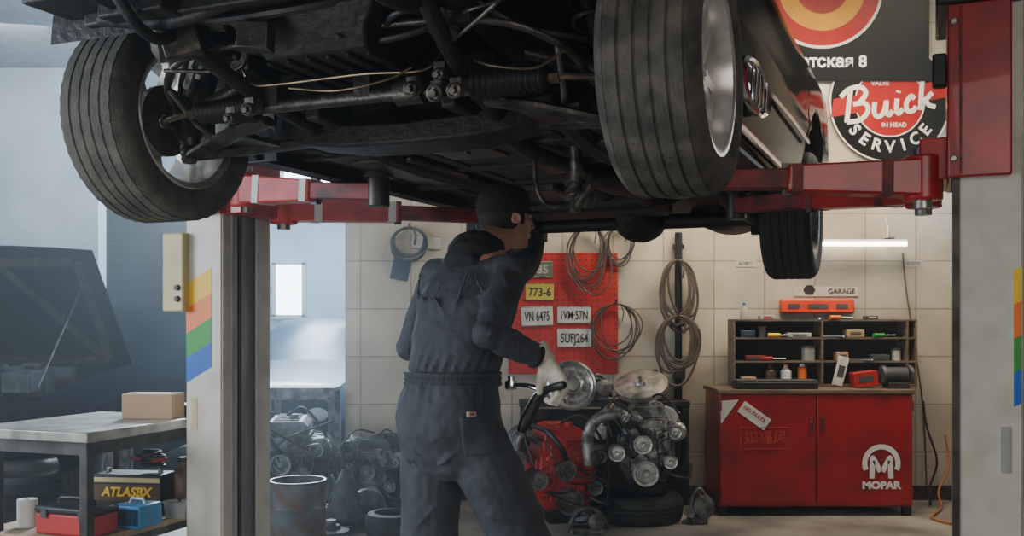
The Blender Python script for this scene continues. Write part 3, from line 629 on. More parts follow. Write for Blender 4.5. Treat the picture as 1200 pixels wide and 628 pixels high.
# ------------------------------------------------------------------ steel trolley
TR=math.radians(-20); TC=V(-1.75,4.1,0); tm=Matrix.Rotation(TR,3,'Z')
tb=thing('work_trolley','worn steel trolley with a shelf below, beside the striped lift column','trolley',TC,TR)
zt=.818; wdt=.62; dpt=.76
obj('top',MB().box((-wdt/2,dpt/2,zt-.0225),(wdt+.03,dpt+.03,.045)),'steel_top',tb,bevel=.006)
for x in (-.03,-wdt+.10):
    for y in (.03,dpt-.03): obj('leg',MB().box((x,y,(zt-.045)/2),(.042,.042,zt-.045)),'steel_dark',tb,bevel=.004)
obj('shelf',MB().box((-wdt/2,dpt/2,.353),(wdt,dpt,.03)),'wood',tb,bevel=.004)
obj('rail',MB().box((-wdt/2,.03,zt-.075),(wdt-.08,.03,.05)),'steel_dark',tb); obj('rail',MB().box((-.03,dpt/2,zt-.075),(.03,dpt-.08,.05)),'steel_dark',tb); obj('rail',MB().box((-.03,dpt/2,.32),(.03,dpt-.08,.04)),'steel_dark',tb)
cbx=thing('cardboard_box','small brown cardboard box lying on the steel trolley top','box',(W(180,484,4.72).x,4.72,zt),math.radians(-6))
obj('carton',MB().box((0,0,.058),(.245,.14,.116)),'cardboard',cbx,bevel=.003); obj('tape',MB().box((0,0,.1165),(.246,.04,.001)),'paper',cbx)
fr=thing('metal_tray','flat grey metal tray of small parts beside the brown box on the trolley','tray',(W(216,484,4.80).x,4.84,zt))
obj('tray_body',MB().box((0,0,.025),(.09,.12,.05)),'steel_dark',fr,bevel=.008); obj('rim',MB().box((0,0,.052),(.1,.13,.006)),'alu',fr)
SZ=.369
def onshelf(px,Y): return V((px-600)*Y/F,Y,SZ)
tx=thing('toolbox','red toolbox with black lid and handle on the trolley shelf','toolbox',onshelf(90,4.27),TR)
obj('box_body',MB().box((0,0,.045),(.31,.15,.09)),'red_board',tx,bevel=.01); obj('lid',MB().box((0,0,.105),(.32,.16,.032)),'black',tx,bevel=.012)
obj('handle',MB().tube([(-.09,0,.12),(-.08,0,.145),(.08,0,.145),(.09,0,.12)],.009,n=8,k=3),'black',tx)
for x in (-.1,.1): obj('latch',MB().box((x,-.08,.09),(.03,.01,.035)),'charcoal',tx)
bb=thing('parts_case','blue plastic parts case beside the red toolbox on the trolley shelf','case',onshelf(161,4.42),TR)
obj('case_body',MB().box((0,0,.05),(.15,.15,.10)),'blue_box',bb,bevel=.008)
for i in range(4): obj('drawer_front',MB().box((-.054+i*.036,-.077,.05),(.030,.006,.07)),'navy_far',bb)
obj('case_handle',MB().tube([(-.04,0,.10),(-.03,0,.12),(.03,0,.12),(.04,0,.10)],.006,n=8),'white',bb)
wp=thing('plastic_tub','small clear plastic tub at the shelf end beside the blue case','tub',onshelf(206,4.60))
obj('tub_body',MB().lathe([(0,0),(.045,0),(.055,.07),(.058,.07),(.058,.075),(.052,.075),(.043,.005),(0,.005)],(0,0,0)),'clear',wp); obj('tub_content',MB().lathe([(0,.01),(.042,.01),(.046,.045),(0,.05)],(0,0,0)),'charcoal',wp)
bt=thing('battery','black boxed car battery with a yellow lettered band on the trolley shelf','battery',onshelf(158,4.72),math.radians(-8))
obj('case_body',MB().box((0,0,.095),(.33,.15,.19)),'black',bt,bevel=.006); obj('band',MB().box((0,-.077,.105),(.33,.003,.075)),'brown_plastic',bt)
textpart('lettering','ATLASBX',.058,(.0,-.0805,.108),'yellow',bt,off=.0022,shear=.2)
obj('top_label',MB().box((0,-.077,.165),(.33,.002,.022)),'cream',bt)
for x in (-.13,.13): obj('terminal',MB().cyl((x,0,.19),(x,0,.21),.012),'alu',bt)
jc=MB(); pts=[]
for i in range(46): a=i*.62; pts.append(V((.05+.02*math.sin(i*.9))*math.cos(a)+.02,(.045)*math.sin(a),.015+.0016*i))
jc.tube(pts,.008,n=8,k=3); jl=thing('jumper_cables','tangled black jumper cables heaped on the battery','cables',V(*onshelf(172,4.70).xy,SZ+.205))
obj('cable',jc,'rubber',jl); obj('clamp',MB().box((.07,-.03,.05),(.07,.02,.02),.4),'red_dull',jl,bevel=.004); obj('clamp',MB().box((-.03,-.05,.06),(.06,.02,.02),-.3),'red_dull',jl,bevel=.004)
jg=thing('oil_jug','dark brown oil jug standing at the rear of the trolley shelf','jug',onshelf(215,4.70))
obj('jug_body',MB().lathe([(0,0),(.045,0),(.05,.02),(.05,.17),(.035,.21),(.02,.22),(.02,.24),(0,.24)],(0,0,0)),'brown_plastic',jg); obj('cap',MB().cyl((0,0,.24),(0,0,.265),.023),'black',jg)
rl=tag(obj('paper_roll',MB().lathe([(.015,0),(.042,0),(.042,.12),(.015,.12),(.015,0)],(0,0,0)),'white',loc=onshelf(32,4.40)),'white paper roll upright left of the red toolbox','paper roll')
rg=MB(); R=[]
for i in range(12):
    R.append([V(-.08+.16*i/11,-.05+.1*k/9,.04+.02*math.sin(i*1.3+k)+.015*math.cos(k*1.7)) for k in range(10)])
rg.rings(R,closed=False); ro=tag(obj('rag',rg,'paper',loc=V(*onshelf(84,4.50).xy,SZ+.0)),'crumpled pale cloth rag behind the red toolbox on the trolley shelf','rag'); ro.modifiers.new('s','SOLIDIFY').thickness=.004
# ------------------------------------------------------------------ background cars, bench, barrel
pc=thing('car','dark parked car with its hood raised behind the steel trolley','car',(-3.42,5.58,0),math.radians(1))
pcm=T((0,.85,0))
so=obj('body_shell',shell(hood=False),'navy',pc,xf=pcm); so.modifiers.new('s','SOLIDIFY').thickness=.012
hb=MB(); R=[]
for i in range(9):
    u=i/8; R.append([V(x*(.74-.06*u),1.50-.55*u,.98+.76*u+.03*(1-x*x)) for x in (-1,-.6,-.2,.2,.6,1)])
hb.rings(R,closed=False); ho=obj('hood',hb,'navy',pc); ho.modifiers.new('s','SOLIDIFY').thickness=.02
for a,b_ in (((-.6,1.45,1.0),(.6,1.45,1.0)),((-.55,.99,1.66),(.55,.99,1.66)),((-.6,1.47,1.0),(-.05,.99,1.66)),((.6,1.47,1.0),(.05,.99,1.66)),((-.62,1.45,1.0),(-.58,.98,1.66)),((.62,1.45,1.0),(.58,.98,1.66))): obj('hood_brace',MB().bar(V(*a)+V(0,-.03,0),V(*b_)+V(0,-.03,0),.06,.02,up=(0,-1,-.6)),'iron',ho)
obj('hood_prop',MB().cyl((.62,.3,.88),(.55,1.1,1.5),.006),'iron',pc)
eb=MB(); 
for i in range(16): eb.box((random.uniform(-.5,.5),random.uniform(.30,1.3),.84+random.uniform(0,.08)),(random.uniform(.08,.25),random.uniform(.08,.2),random.uniform(.08,.2)))
eb.tube([(-.4,.3,.92),(-.1,.4,1.02),(.2,.5,.95),(.4,.7,.9)],.03,k=5); eb.lathe([(0,0),(.13,0),(.13,.06),(.03,.08),(0,.08)],(-.1,.6,.97)); obj('engine_bay',eb,'haze_iron',pc,bevel=.01)
for s in (-1,1): obj('headlight',MB().lathe([(0,.03),(.07,.02),(.09,0),(.09,-.02)],(s*.58,.0,.63),(0,-1,0)),'alu_dark',pc)
gr=MB(); 
for i in range(6): gr.box((0,-.01,.52+i*.035),(.8,.03,.012))
obj('grille',gr,'charcoal',pc); obj('bumper',MB().tube([(-.8,.1,.45),(-.7,-.04,.45),(0,-.08,.45),(.7,-.04,.45),(.8,.1,.45)],[(.05,.04)]*2,n=12,k=4,up=V(0,0,1)),'black',pc)
obj('cabin',cabin(),'navy',pc,xf=pcm)
for s in (-1,1):
    for y in (.85,3.55): wheel_meshes(s*.76,y,.315,s,parent=pc,tyre='tyre_dark',n=48)
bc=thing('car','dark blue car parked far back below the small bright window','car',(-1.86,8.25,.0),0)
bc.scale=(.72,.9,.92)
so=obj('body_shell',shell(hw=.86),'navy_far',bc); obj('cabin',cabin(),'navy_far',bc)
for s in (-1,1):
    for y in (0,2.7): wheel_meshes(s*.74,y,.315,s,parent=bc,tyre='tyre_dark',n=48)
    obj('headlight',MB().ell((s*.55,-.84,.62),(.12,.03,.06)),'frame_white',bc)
wt=thing('workbench','small pale bench in the haze in front of the far blue car','bench',(W(358,447,7.2).x,7.15,0))
obj('bench_top',MB().box((0,0,.79),(.50,.32,.03)),'haze_alu',wt,bevel=.005); obj('apron',MB().box((0,-.15,.75),(.48,.02,.06)),'haze_alu',wt)
for x in (-.22,.22):
    for y in (-.13,.13): obj('leg',MB().box((x,y,.39),(.04,.04,.78)),'haze_alu',wt)
bl=thing('barrel','small rusty blue grey open metal barrel beside the striped column foot','barrel',((349-600)*5.3/F,5.3,0))
R_=.147
obj('drum',MB().lathe([(0,0),(R_,0),(R_,.13),(R_+.006,.14),(R_,.15),(R_,.28),(R_+.006,.29),(R_,.30),(R_,.425),(R_-.006,.425),(R_-.006,.02),(0,.02)],(0,0,0),n=40),'drum_metal',bl)
obj('rim',MB().lathe([(R_+.004,0),(R_+.004,.012),(R_-.01,.012),(R_-.01,0),(R_+.004,0)],(0,0,.42),n=40),'alu_dark',bl)
# ------------------------------------------------------------------ engines
def engine(label,loc,rotz,cover,metal,metal2,sc=1,belt='rubber',group='engines on the floor',blk=None,pul=None,seed=1):
    t=thing('engine',label,'engine',loc,rotz,group); t.scale=(sc,sc,sc); hz_=metal.startswith('haze'); pul=pul or metal; rd=random.Random(seed)
    b=MB(); R=[]
    for z,w,d in ((.10,.13,.24),(.16,.15,.26),(.2,.18,.27),(.38,.17,.27),(.44,.16,.26)): R.append([V(-w,-d,z),V(w,-d,z),V(w,d,z),V(-w,d,z)])
    b.rings(R)
    for i in range(5): b.box((-.18,-.2+i*.1,.30),(.025,.03,.22)); b.box((.18,-.2+i*.1,.30),(.025,.03,.22))
    for i in range(14): b.box((rd.uniform(-.15,.15),-.28,rd.uniform(.14,.42)),(rd.uniform(.03,.09),rd.uniform(.03,.07),rd.uniform(.02,.06)),R3(y=rd.uniform(-.5,.5)))
    obj('block',b,blk or metal2,t,bevel=.008)
    p=MB(); R=[]
    for z,w,d in ((.0,.10,.18),(.03,.12,.20),(.10,.13,.23)): R.append([V(-w,-d,z),V(w,-d,z),V(w,d,z),V(-w,d,z)])
    p.rings(R); obj('oil_pan',p,'iron' if not hz_ else metal,t,bevel=.015)
    h=MB().box((0,0,.48),(.30,.52,.09)); h.box((0,-.27,.34),(.22,.05,.34))
    for i in range(8): h.box((rd.uniform(-.14,.14),-.285,rd.uniform(.30,.52)),(rd.uniform(.03,.07),.04,rd.uniform(.03,.06)),R3(y=rd.uniform(-.6,.6)))
    obj('cylinder_head',h,metal,t,bevel=.010)
    c=MB(); R=[]
    for z,w,d in ((.525,.14,.25),(.57,.13,.24),(.60,.10,.22)): R.append([V(-w,-d,z),V(w,-d,z),V(w,d,z),V(-w,d,z)])
    c.rings(R)
    for i in range(6): c.box((0,-.19+i*.075,.603),(.15,.02,.012))
    c.cyl((.04,-.12,.60),(.04,-.12,.635),.028); obj('valve_cover',c,cover,t,bevel=.012)
    pl=[(0,.17,.085),(-.02,.36,.062),(.19,.44,.040),(-.19,.30,.055),(.16,.25,.045)]
    for x,z,r in pl:
        q=MB().lathe([(0,.02),(r*.25,.022),(r*.3,.008),(r*.75,.006),(r*.8,.018),(r,.02),(r,.012),(r-.008,.006),(r,0),(r,-.014),(0,-.014)],(x,-.345,z),(0,-1,0),28); q.cyl((x,-.34,z),(x,-.29,z),r*.35); obj('pulley',q,pul,t)
    P2=[]
    for x,z,r in pl:
        for k in range(24): P2.append((round(x+(r+.003)*math.cos(k*PI/12),5),round(z+(r+.003)*math.sin(k*PI/12),5)))
    P2=sorted(set(P2)); 
    def half(pts):
        o=[]
        for p_ in pts:
            while len(o)>=2 and (o[-1][0]-o[-2][0])*(p_[1]-o[-2][1])-(o[-1][1]-o[-2][1])*(p_[0]-o[-2][0])<=0: o.pop()
            o.append(p_)
        return o
    hull=half(P2)[:-1]+half(P2[::-1])[:-1]
    bt=MB(); R=[[V(x,-.355,z),V(x,-.338,z),V(x*.985,-.338,.3+(z-.3)*.985),V(x*.985,-.355,.3+(z-.3)*.985)] for x,z in hull]; bt.rings(R,loop=True); obj('belt',bt,belt,t)
    al=MB().lathe([(0,-.10),(.055,-.10),(.065,-.08),(.065,.02),(.05,.035),(0,.035)],(.20,-.26,.44),(0,-1,0),20)
    for k in range(10): al.box((.20+.06*math.cos(k*PI/5),-.22,.44+.06*math.sin(k*PI/5)),(.012,.08,.012))
    obj('alternator',al,pul,t)
    obj('pump',MB().lathe([(0,-.12),(.05,-.12),(.055,-.1),(.055,.03),(0,.03)],(-.20,-.25,.30),(0,-1,0),18),metal2,t)
    it=MB()
    for i in range(4): it.tube([(-.14,-.18+i*.12,.50),(-.22,-.18+i*.12,.56),(-.28,-.17+i*.11,.54),(-.30,-.17+i*.11,.44)],.026,n=10,k=4)
    it.tube([(-.30,-.24,.42),(-.30,.24,.42)],.05,n=14); obj('intake_manifold',it,pul,t)
    em=MB()
    for i in range(4): em.tube([(.14,-.18+i*.12,.48),(.23,-.18+i*.12,.46),(.27,-.12+i*.07,.36),(.27,0,.22)],.022,n=10,k=4)
    obj('exhaust_manifold',em,'rust' if not hz_ else metal,t)
    for pp,rr in (([(-.02,-.33,.42),(-.06,-.42,.50),(-.14,-.36,.60),(-.20,-.2,.62)],.018),([(.1,-.3,.2),(.2,-.4,.16),(.28,-.3,.14),(.3,-.1,.2)],.012),([(0,-.1,.63),(.1,-.2,.68),(.2,-.22,.58),(.24,-.2,.5)],.009),([(-.1,.1,.62),(-.2,-.1,.66),(-.26,-.25,.56),(-.22,-.33,.4)],.008)):
        obj('hose',MB().tube(pp,rr,n=8,k=5),'rubber' if not hz_ else 'haze_iron',t)
    for j in range(2):
        pts=[V(rd.uniform(-.28,.28),rd.uniform(-.38,-.30),rd.uniform(.12,.62)) for _ in range(5)]
        obj('wiring',MB().tube(pts,rd.choice((.004,.006)),n=6,k=6),'rubber' if not hz_ else 'haze_iron',t)
    return t
tyf=thing('tire','worn black tire lying flat under the grey engine','tire',((746-600)*6.40/F,6.42,0))
def flat_tyre(t,R=.32,w=.19,m='tyre_dark'):
    k=R/.32; prof=[(.20,.02),(.215,.0),(.29,.005),(.315,.03),(.32,.07),(.31,.075),(.32,.08),(.32,w-.07),(.31,w-.065),(.32,w-.06),(.315,w-.03),(.29,w-.005),(.215,w),(.20,w-.02)]
    obj('carcass',MB().lathe([(r*k,h) for r,h in prof],(0,0,0),n=56,rf=lambda i,j:-.005 if (i in(3,4,10) and j%3==0) else 0,loop=True),m,t,smooth=35)
    obj('bead',MB().lathe([(.198*k,.02),(.205*k,w*.5),(.198*k,w-.02)],(0,0,0),n=40),'rubber',t)
flat_tyre(tyf,.30,.17)
engine('grey car engine with belts and pulleys resting on a flat tire',((758-600)*6.45/F,6.48,.172),math.radians(-8),'alu','alu','alu_dark',.94,seed=3,pul='alu_bright')
engine('engine with a red valve cover on the floor beside the grey engine',((655-600)*6.45/F,6.44,.0),math.radians(8),'red_bright','red_bright','iron',1.0,blk='red_bright',pul='alu_dark',seed=4)
engine('large haze-tinted engine behind the barrel',((348-600)*6.8/F,6.55,0),math.radians(8),'haze_alu','haze_alu','haze_iron',1.06,seed=5)
engine('smaller haze-tinted engine just left of the mechanic',((452-600)*6.9/F,6.74,0),math.radians(-8),'haze_iron','haze_alu','haze_iron',.82,seed=6)
def gearbox(label,loc,rotz,m,m2,ax=(0,.3,1),sc=1):
    t=thing('gearbox',label,'gearbox',loc,rotz); t.scale=(sc,sc,sc); g=MB().lathe([(0,0),(.17,0),(.175,.03),(.15,.10),(.10,.16),(.09,.30),(.06,.34),(.03,.42),(0,.42)],(0,0,.05),ax,20)
    for a in range(8): g.bar((.15*math.cos(a*PI/4),.15*math.sin(a*PI/4),.06),(.08*math.cos(a*PI/4),.08*math.sin(a*PI/4)+.08,.30),.014,.03)
    obj('casing',g,m,t); obj('mount',MB().box((.06,.1,.25),(.14,.05,.06)),m2,t,bevel=.006); obj('lever',MB().tube([(0,.08,.25),(-.06,.05,.33),(-.10,.05,.42)],.010,n=8),m2,t)
gearbox('haze-tinted bell shaped gearbox on the floor between the hazy engines',((404-600)*6.1/F,6.05,.0),0,'haze_iron','haze_alu',sc=.8)
gearbox('dark bell shaped gearbox standing on the low bench beside the black pipe',(1.0,6.96,.72),.4,'iron','alu_dark',ax=(0,0,1),sc=.46)
gearbox('small grey gearbox on the low bench behind the red topped engine',(.30,6.96,.72),-.3,'alu_dark','alu',ax=(0,0,1),sc=.46)
def drum_(label,loc,m,m2,r=.12,ax=(0,0,1)):
    t=thing('brake_drum',label,'brake drum',loc); k=r/.12; oz=(0,0,0) if ax==(0,0,1) else (0,0,r)
    obj('drum_body',MB().lathe([(0,.0),(.12*k,0),(.125*k,.02),(.125*k,.07),(.07*k,.08),(.06*k,.10),(0,.10)],oz,ax),m,t); a=Vector(ax).normalized(); obj('hub',MB().cyl(Vector(oz)+a*.10,Vector(oz)+a*.13,.035*k),m2,t)
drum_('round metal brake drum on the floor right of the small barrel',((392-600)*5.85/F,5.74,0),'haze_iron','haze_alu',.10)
drum_('round brake drum standing on edge before the smaller haze-tinted engine',((428-600)*6.2/F,6.28,0),'haze_alu','haze_iron',.11,(0.2,-1,.0))
st=thing('tire','small dark tire lying on the floor by the mechanic\'s leg','tire',((462-600)*5.95/F,5.92,0)); flat_tyre(st,.17,.14)
def scrap(label,loc,m,seed,w=.3,h=.2):
    t=thing('scrap_part',label,'machine part',loc); rd=random.Random(seed); b=MB()
    for i in range(5): b.box((rd.uniform(-w,w)*.35,rd.uniform(-.05,.05),h*rd.uniform(.2,.7)),(w*rd.uniform(.2,.5),.08,h*rd.uniform(.15,.4)),R3(rd.uniform(-.3,.3),rd.uniform(-.7,.7),rd.uniform(-.5,.5)))
    b.box((0,0,h*.12),(w*.7,.12,h*.24)); obj('casting',b,m,t,bevel=.006)
    obj('flange',MB().lathe([(0,0),(h*.32,0),(h*.32,.02),(h*.18,.03),(0,.03)],(w*.15,-.06,h*.5),(.2,-1,.2),20),m,t)
    obj('pipe',MB().tube([(-w*.5,-.04,h*.1),(-w*.3,-.06,h*.8),(0,-.05,h*1.0),(w*.3,-.03,h*.7),(w*.45,0,h*.15)],.014,n=8,k=6),'alu_dark' if not m.startswith('haze') else 'haze_iron',t)
scrap('oily casting on the floor between the red topped engine and the flat tire',((690-600)*5.95/F,5.98,0),'alu_dark',2,.26,.16)
scrap('grey casting leaning beside the flat tire near the red cabinet',((820-600)*6.25/F,6.30,0),'alu_dark',5,.14,.22)
scrap('haze-tinted casting on the floor in front of the large haze-tinted engine',((350-600)*6.0/F,5.85,0),'haze_iron',8,.26,.24)
scrap('dark casting heaped on the low bench beside the air cleaner',(.60,6.94,.72),'alu_dark',11,.20,.18)
lb=thing('steel_bench','low dark steel bench against the tiled wall behind the engines','bench',(.64,6.97,0))
obj('bench_top',MB().box((0,0,.70),(1.18,.20,.04)),'iron',lb,bevel=.005)
for x in (-.56,0,.56): obj('leg',MB().box((x,-.07,.34),(.05,.05,.68)),'iron',lb)
obj('back_panel',MB().box((0,.08,.34),(1.14,.02,.62)),'iron',lb)
ac=thing('air_cleaner','round grey air cleaner housing lying on the low steel bench','air cleaner',((745-600)*6.9/F,6.93,.72)); ac.scale=(.7,.7,.9)
obj('housing',MB().lathe([(0,0),(.15,0),(.17,.02),(.17,.07),(.0,.07)],(0,0,0),n=36),'alu',ac); obj('lid',MB().lathe([(0,.10),(.05,.10),(.06,.09),(.13,.085),(.175,.07),(.18,.075),(.14,.10),(.06,.11),(.02,.13),(0,.13)],(0,0,0),n=36),'alu',ac); obj('snorkel',MB().tube([(.1,-.08,.05),(.18,-.12,.05),(.22,-.12,.03)],[.035,.03,.035],n=12),'alu',ac)
a2=thing('air_cleaner','tilted pale round cover propped on the grey engine','air cleaner',((752-600)*6.45/F,6.48,.775)); 
obj('cover',MB().lathe([(0,.03),(.04,.03),(.05,.015),(.14,.01),(.175,0),(.175,-.035),(.14,-.04),(0,-.04)],(0,0,.09),(-.15,-.45,.85),n=36),'alu_bright',a2); obj('nut',MB().cyl((-.006,-.015,.115),(-.015,-.03,.145),.012,n=8),'bolt',a2)
wc=thing('wheel_cover','round shiny chrome wheel cover standing above the red topped engine','wheel cover',W(670,479,6.38))
hc=MB(); ax=V(.15,-1,.22); o=V(0,0,.15)
hc.lathe([(0,.028),(.035,.026),(.045,.012),(.055,.010),(.062,.016),(.07,.008),(.115,.004),(.125,.010),(.135,.018),(.15,.016),(.162,.004),(.158,-.006),(0,-.006)],o,ax,48); ax=ax.normalized(); xx=ax.cross(V(0,0,1)).normalized(); yy=xx.cross(ax)
for i in range(10):
    a=2*PI*i/10; dv=xx*math.cos(a)+yy*math.sin(a); hc.bar(o+dv*.065+ax*.008,o+dv*.12+ax*.008,.016,.010,up=ax)
obj('cover_disc',hc,'alu_bright',wc); obj('stand',MB().box((0,.06,-.0),(.06,.12,.02)).box((0,.09,.06),(.03,.01,.14)),'iron',wc)
hsn=thing('intake_pipe','bent ribbed grey pipe curling over the grey engine','pipe',((700-600)*6.08/F,6.04,.68))
rp_=MB(); pts=cr([(-.05,0,-.28),(-.06,0,-.1),(.0,0,.0),(.12,.02,.03),(.20,.04,-.02)],10); rp_.tube(pts,[.034+(.004 if i%2 else 0) for i in range(len(pts))],n=16); obj('pipe_body',rp_,'alu',hsn); obj('collar',MB().cyl((.18,.035,-.01),(.22,.045,-.035),.044),'steel_dark',hsn)
tag(obj('small_box',MB().box((0,0,.06),(.10,.03,.12),R3(y=.4)),'white',loc=W(784,500,6.32),bevel=.004),'small white tilted box on the grey engine','box')
# ------------------------------------------------------------------ wall things
YW=7.1
pb=thing('pegboard','red perforated pegboard hung with number plates on the tiled wall','pegboard',W(660,438,YW-.025))
obj('board',MB().box((0,.012,.43),(.78,.018,.86)),'red_board',pb,bevel=.004)
hl=MB()
for i in range(19):
    for j in range(21):
        x=-.37+i*.041; z=.03+j*.041; hl.prism([(x+.0065*math.cos(k*PI/3),.0016,z+.0065*math.sin(k*PI/3)) for k in range(6)],(0,.001,0))
obj('hole',hl,'ink',pb,smooth=0)['kind']='stuff'
def plate(px0,px1,py0,py1,m,txt,ink,label,roll=0,dy=.030):
    yy=YW-dy; c=W((px0+px1)/2,(py0+py1)/2,yy); w=(px1-px0)*yy/F; h=(py1-py0)*yy/F
    t=thing('license_plate',label,'number plate',c); rm=R3(y=roll)
    obj('plate',MB().box((0,0,0),(w,.006,h),rm),m,t,bevel=.003)
    if txt:
        mb=MB(); me=tmesh(txt,h*.70,off=.0015); xs=[v.co.x for v in me.vertices]; ww=max(xs)-min(xs); sx=min(1.1,w*.80/ww)
        mb.mesh(me,T((0,-.0045,-.004))@Matrix.Rotation(roll,4,'Y')@UP@Matrix.Diagonal((sx,1,1,1))); obj('number',mb,ink,t,smooth=0,fix=False)
    for z in (-1,1): obj('border',MB().box(rm@V(0,-.002,z*(h/2-.004)),(w,.005,.003),rm),ink,t,smooth=0)
plate(616,648,306,325,'plate_green','085','wall_faint','dark green number plate at the top of the red pegboard')
plate(616,649,332,352,'plate_yellow','773-6','ink','yellow number plate on the red pegboard below the green plate')
plate(611,648,359,382,'plate_white','VN 6475','ink','white number plate reading VN 6475 below the yellow plate',-.04)
plate(653,692,359,379,'plate_white','1VM·57N','ink','off-white number plate reading 1VM 57N on the pegboard')
plate(653,693,385,407,'plate_white','5UFJ264','ink','white number plate reading 5UFJ264, lowest on the pegboard')
plate(482,517,276,292,'wall_faint','','ink','pale grey plate on the wall left of the mechanic\'s head',.06,.004)
plate(459,480,303,328,'navy_far','','ink','small blue plate on the wall left of the mechanic\'s head',.2,.004)
def coil(label,cx,cy,rx,ry,n,m,r=.009,Y=YW-.04,jit=.02,seed=1):
    rd=random.Random(seed); c=W(cx,cy,Y); t=thing('cable_coil',label,'cable',(c.x,Y,c.z-ry*Y/F)); mb=MB(); pts=[]
    a=rx*Y/F; b_=ry*Y/F; N=28
    for k in range(n):
        jx,jz,ja=rd.uniform(-jit,jit),rd.uniform(-jit,jit)*1.5,rd.uniform(.70,1.08); ph=rd.uniform(0,6)
        for i in range(N):
            th=PI/2+2*PI*i/N; wv=1+.05*math.sin(3*th+ph); pts.append(V(a*ja*wv*math.cos(th)+jx*(1-math.sin(th))/2,-.012*rd.random()-.008*k/n,b_+b_*math.sin(th)+jz*(1-math.sin(th))/2))
    pts.append(pts[-1]+V(.02,0,-.05)); pts.append(pts[-1]+V(-.01,0,-.07))
    mb.tube(pts,r,n=6); obj('loops',mb,m,t); obj('hook',MB().tube([(0,YW-Y-.002,b_*2+.01),(0,-.03,b_*2+.01),(0,-.035,b_*2+.03)],.006,n=6),'steel_dark',t)
coil('long brown hose loops hanging on the wall over the black pipe',794,343,20,38,8,'hose_brown',.009,Y=YW-.10,seed=2,jit=.05)
coil('lower thick brown cable loops hanging in front of the black pipe',795,404,25,34,8,'hose_brown',.009,seed=5,Y=YW-.15,jit=.06)
coil('thin brown wire coil on the wall right of the red pegboard',722,386,28,30,6,'hose_brown',.005,seed=8,jit=.05,Y=YW-.05)
coil('brown wire coil hung high above the red pegboard',690,298,24,34,7,'hose_brown',.006,seed=9,Y=YW-.06,jit=.06)
coil('grey wire coil on the wall right of the high brown coil',728,285,16,22,5,'charcoal',.005,seed=12,jit=.04)
coil('dark hose ring on the wall left of the mechanic\'s head',480,285,20,18,4,'haze_iron',.009,seed=14)
vp=thing('wall_pipe','black vertical pipe on the tiled wall behind the hose loops','pipe',(W(795,500,YW-.04).x,YW-.045,.50)); obj('pipe_body',MB().cyl((0,0,0),(0,0,1.4),.026),'black',vp)
for z in (.2,.75,1.3): obj('clamp',MB().box((0,.01,z),(.08,.04,.03)),'steel_dark',vp)
obj('valve',MB().box((0,-.02,.42),(.08,.06,.12)),'charcoal',vp,bevel=.01)
lm=thing('fluorescent_lamp','lit fluorescent tube lamp on the tiled wall above the tool shelf','lamp',W(1002,286,6.95))
obj('tube',MB().cyl((-.36,0,0),(.36,0,0),.015),'tube_light',lm); obj('fixture',MB().box((0,.03,.022),(.74,.05,.025)),'white',lm,bevel=.004)
for x in (-.27,.27): obj('bracket',MB().box((x,.09,.04),(.03,.14,.02)),'steel_dark',lm)
obj('cord',MB().tube([(.27,.12,.04),(.28,.13,.12),(.26,.13,.2)],.006,n=6),'white',lm)
k=YW/F
bn=thing('banner','black wall banner with a red and yellow emblem and white lettering','banner',W(1001,95,YW-.05))
bw=174*k; bh=.85
obj('cloth',MB().box((0,0,bh/2),(bw,.01,bh)),'black_cloth',bn)
def disc(r,cx,cz,y,n=48,r2=0,a0=0,a1=2*PI,sx=1,sz=1):
    mb=MB(); R=[]
    for i in range(n+1):
        a=a0+(a1-a0)*i/n; R.append([V(cx+r2*sx*math.cos(a),y,cz+r2*sz*math.sin(a)),V(cx+r*sx*math.cos(a),y,cz+r*sz*math.sin(a))])
    mb.rings(R,closed=False); return mb
ex=(963-1001)*k; ez=(95+14)*k
obj('emblem_outline',disc(.435,ex,ez,-.007),'paper',bn,smooth=0); obj('emblem_disc',disc(.415,ex,ez,-.009),'deep_red',bn,smooth=0)
obj('emblem_ring',disc(.31,ex,ez,-.011,r2=.19),'deep_yellow',bn,smooth=0)
textpart('lettering','Советская 8',.118,((958-1001)*k,-.008,(95-73)*k),'white',bn,off=.003)
sg=thing('round_sign','round black and red service sign with white script lettering','sign',W(1042,190,YW-.02))
cz=70*k; obj('plate',MB().lathe([(0,0),(.43,0),(.43,.012),(0,.012)],(0,0,cz),(0,-1,0),64),'black_cloth',sg)
obj('ring',disc(.43,0,cz,-.013,r2=.418),'paper',sg,smooth=0); obj('inner_ring',disc(.250,0,cz,-.0135,r2=.240),'paper',sg,smooth=0); obj('center_disc',disc(.238,0,cz,-.0135),'deep_red',sg,smooth=0)
bd=MB(); bd.prism([(-.42,-.0135,cz-.11),(.39,-.0135,cz+.03),(.415,-.0135,cz+.16),(-.40,-.0135,cz+.02)],(0,-.001,0)); obj('banner_band',bd,'deep_red',sg,smooth=0)
def script(strokes,ux,uz,w,p,roll,sh,m,parent):
    mb=MB(); c_,s_=math.cos(roll),math.sin(roll)
    for j,st_ in enumerate(strokes):
        q=[]
        for x,z in st_:
            X=(x-2.15)*ux+sh*(z-.7)*uz; Z=(z-.7)*uz; q.append((p[0]+X*c_-Z*s_,p[1]-.0003*j,p[2]+X*s_+Z*c_))
        stroke(mb,q,w)
    return obj('script',mb,m,parent,smooth=0,fix=False)
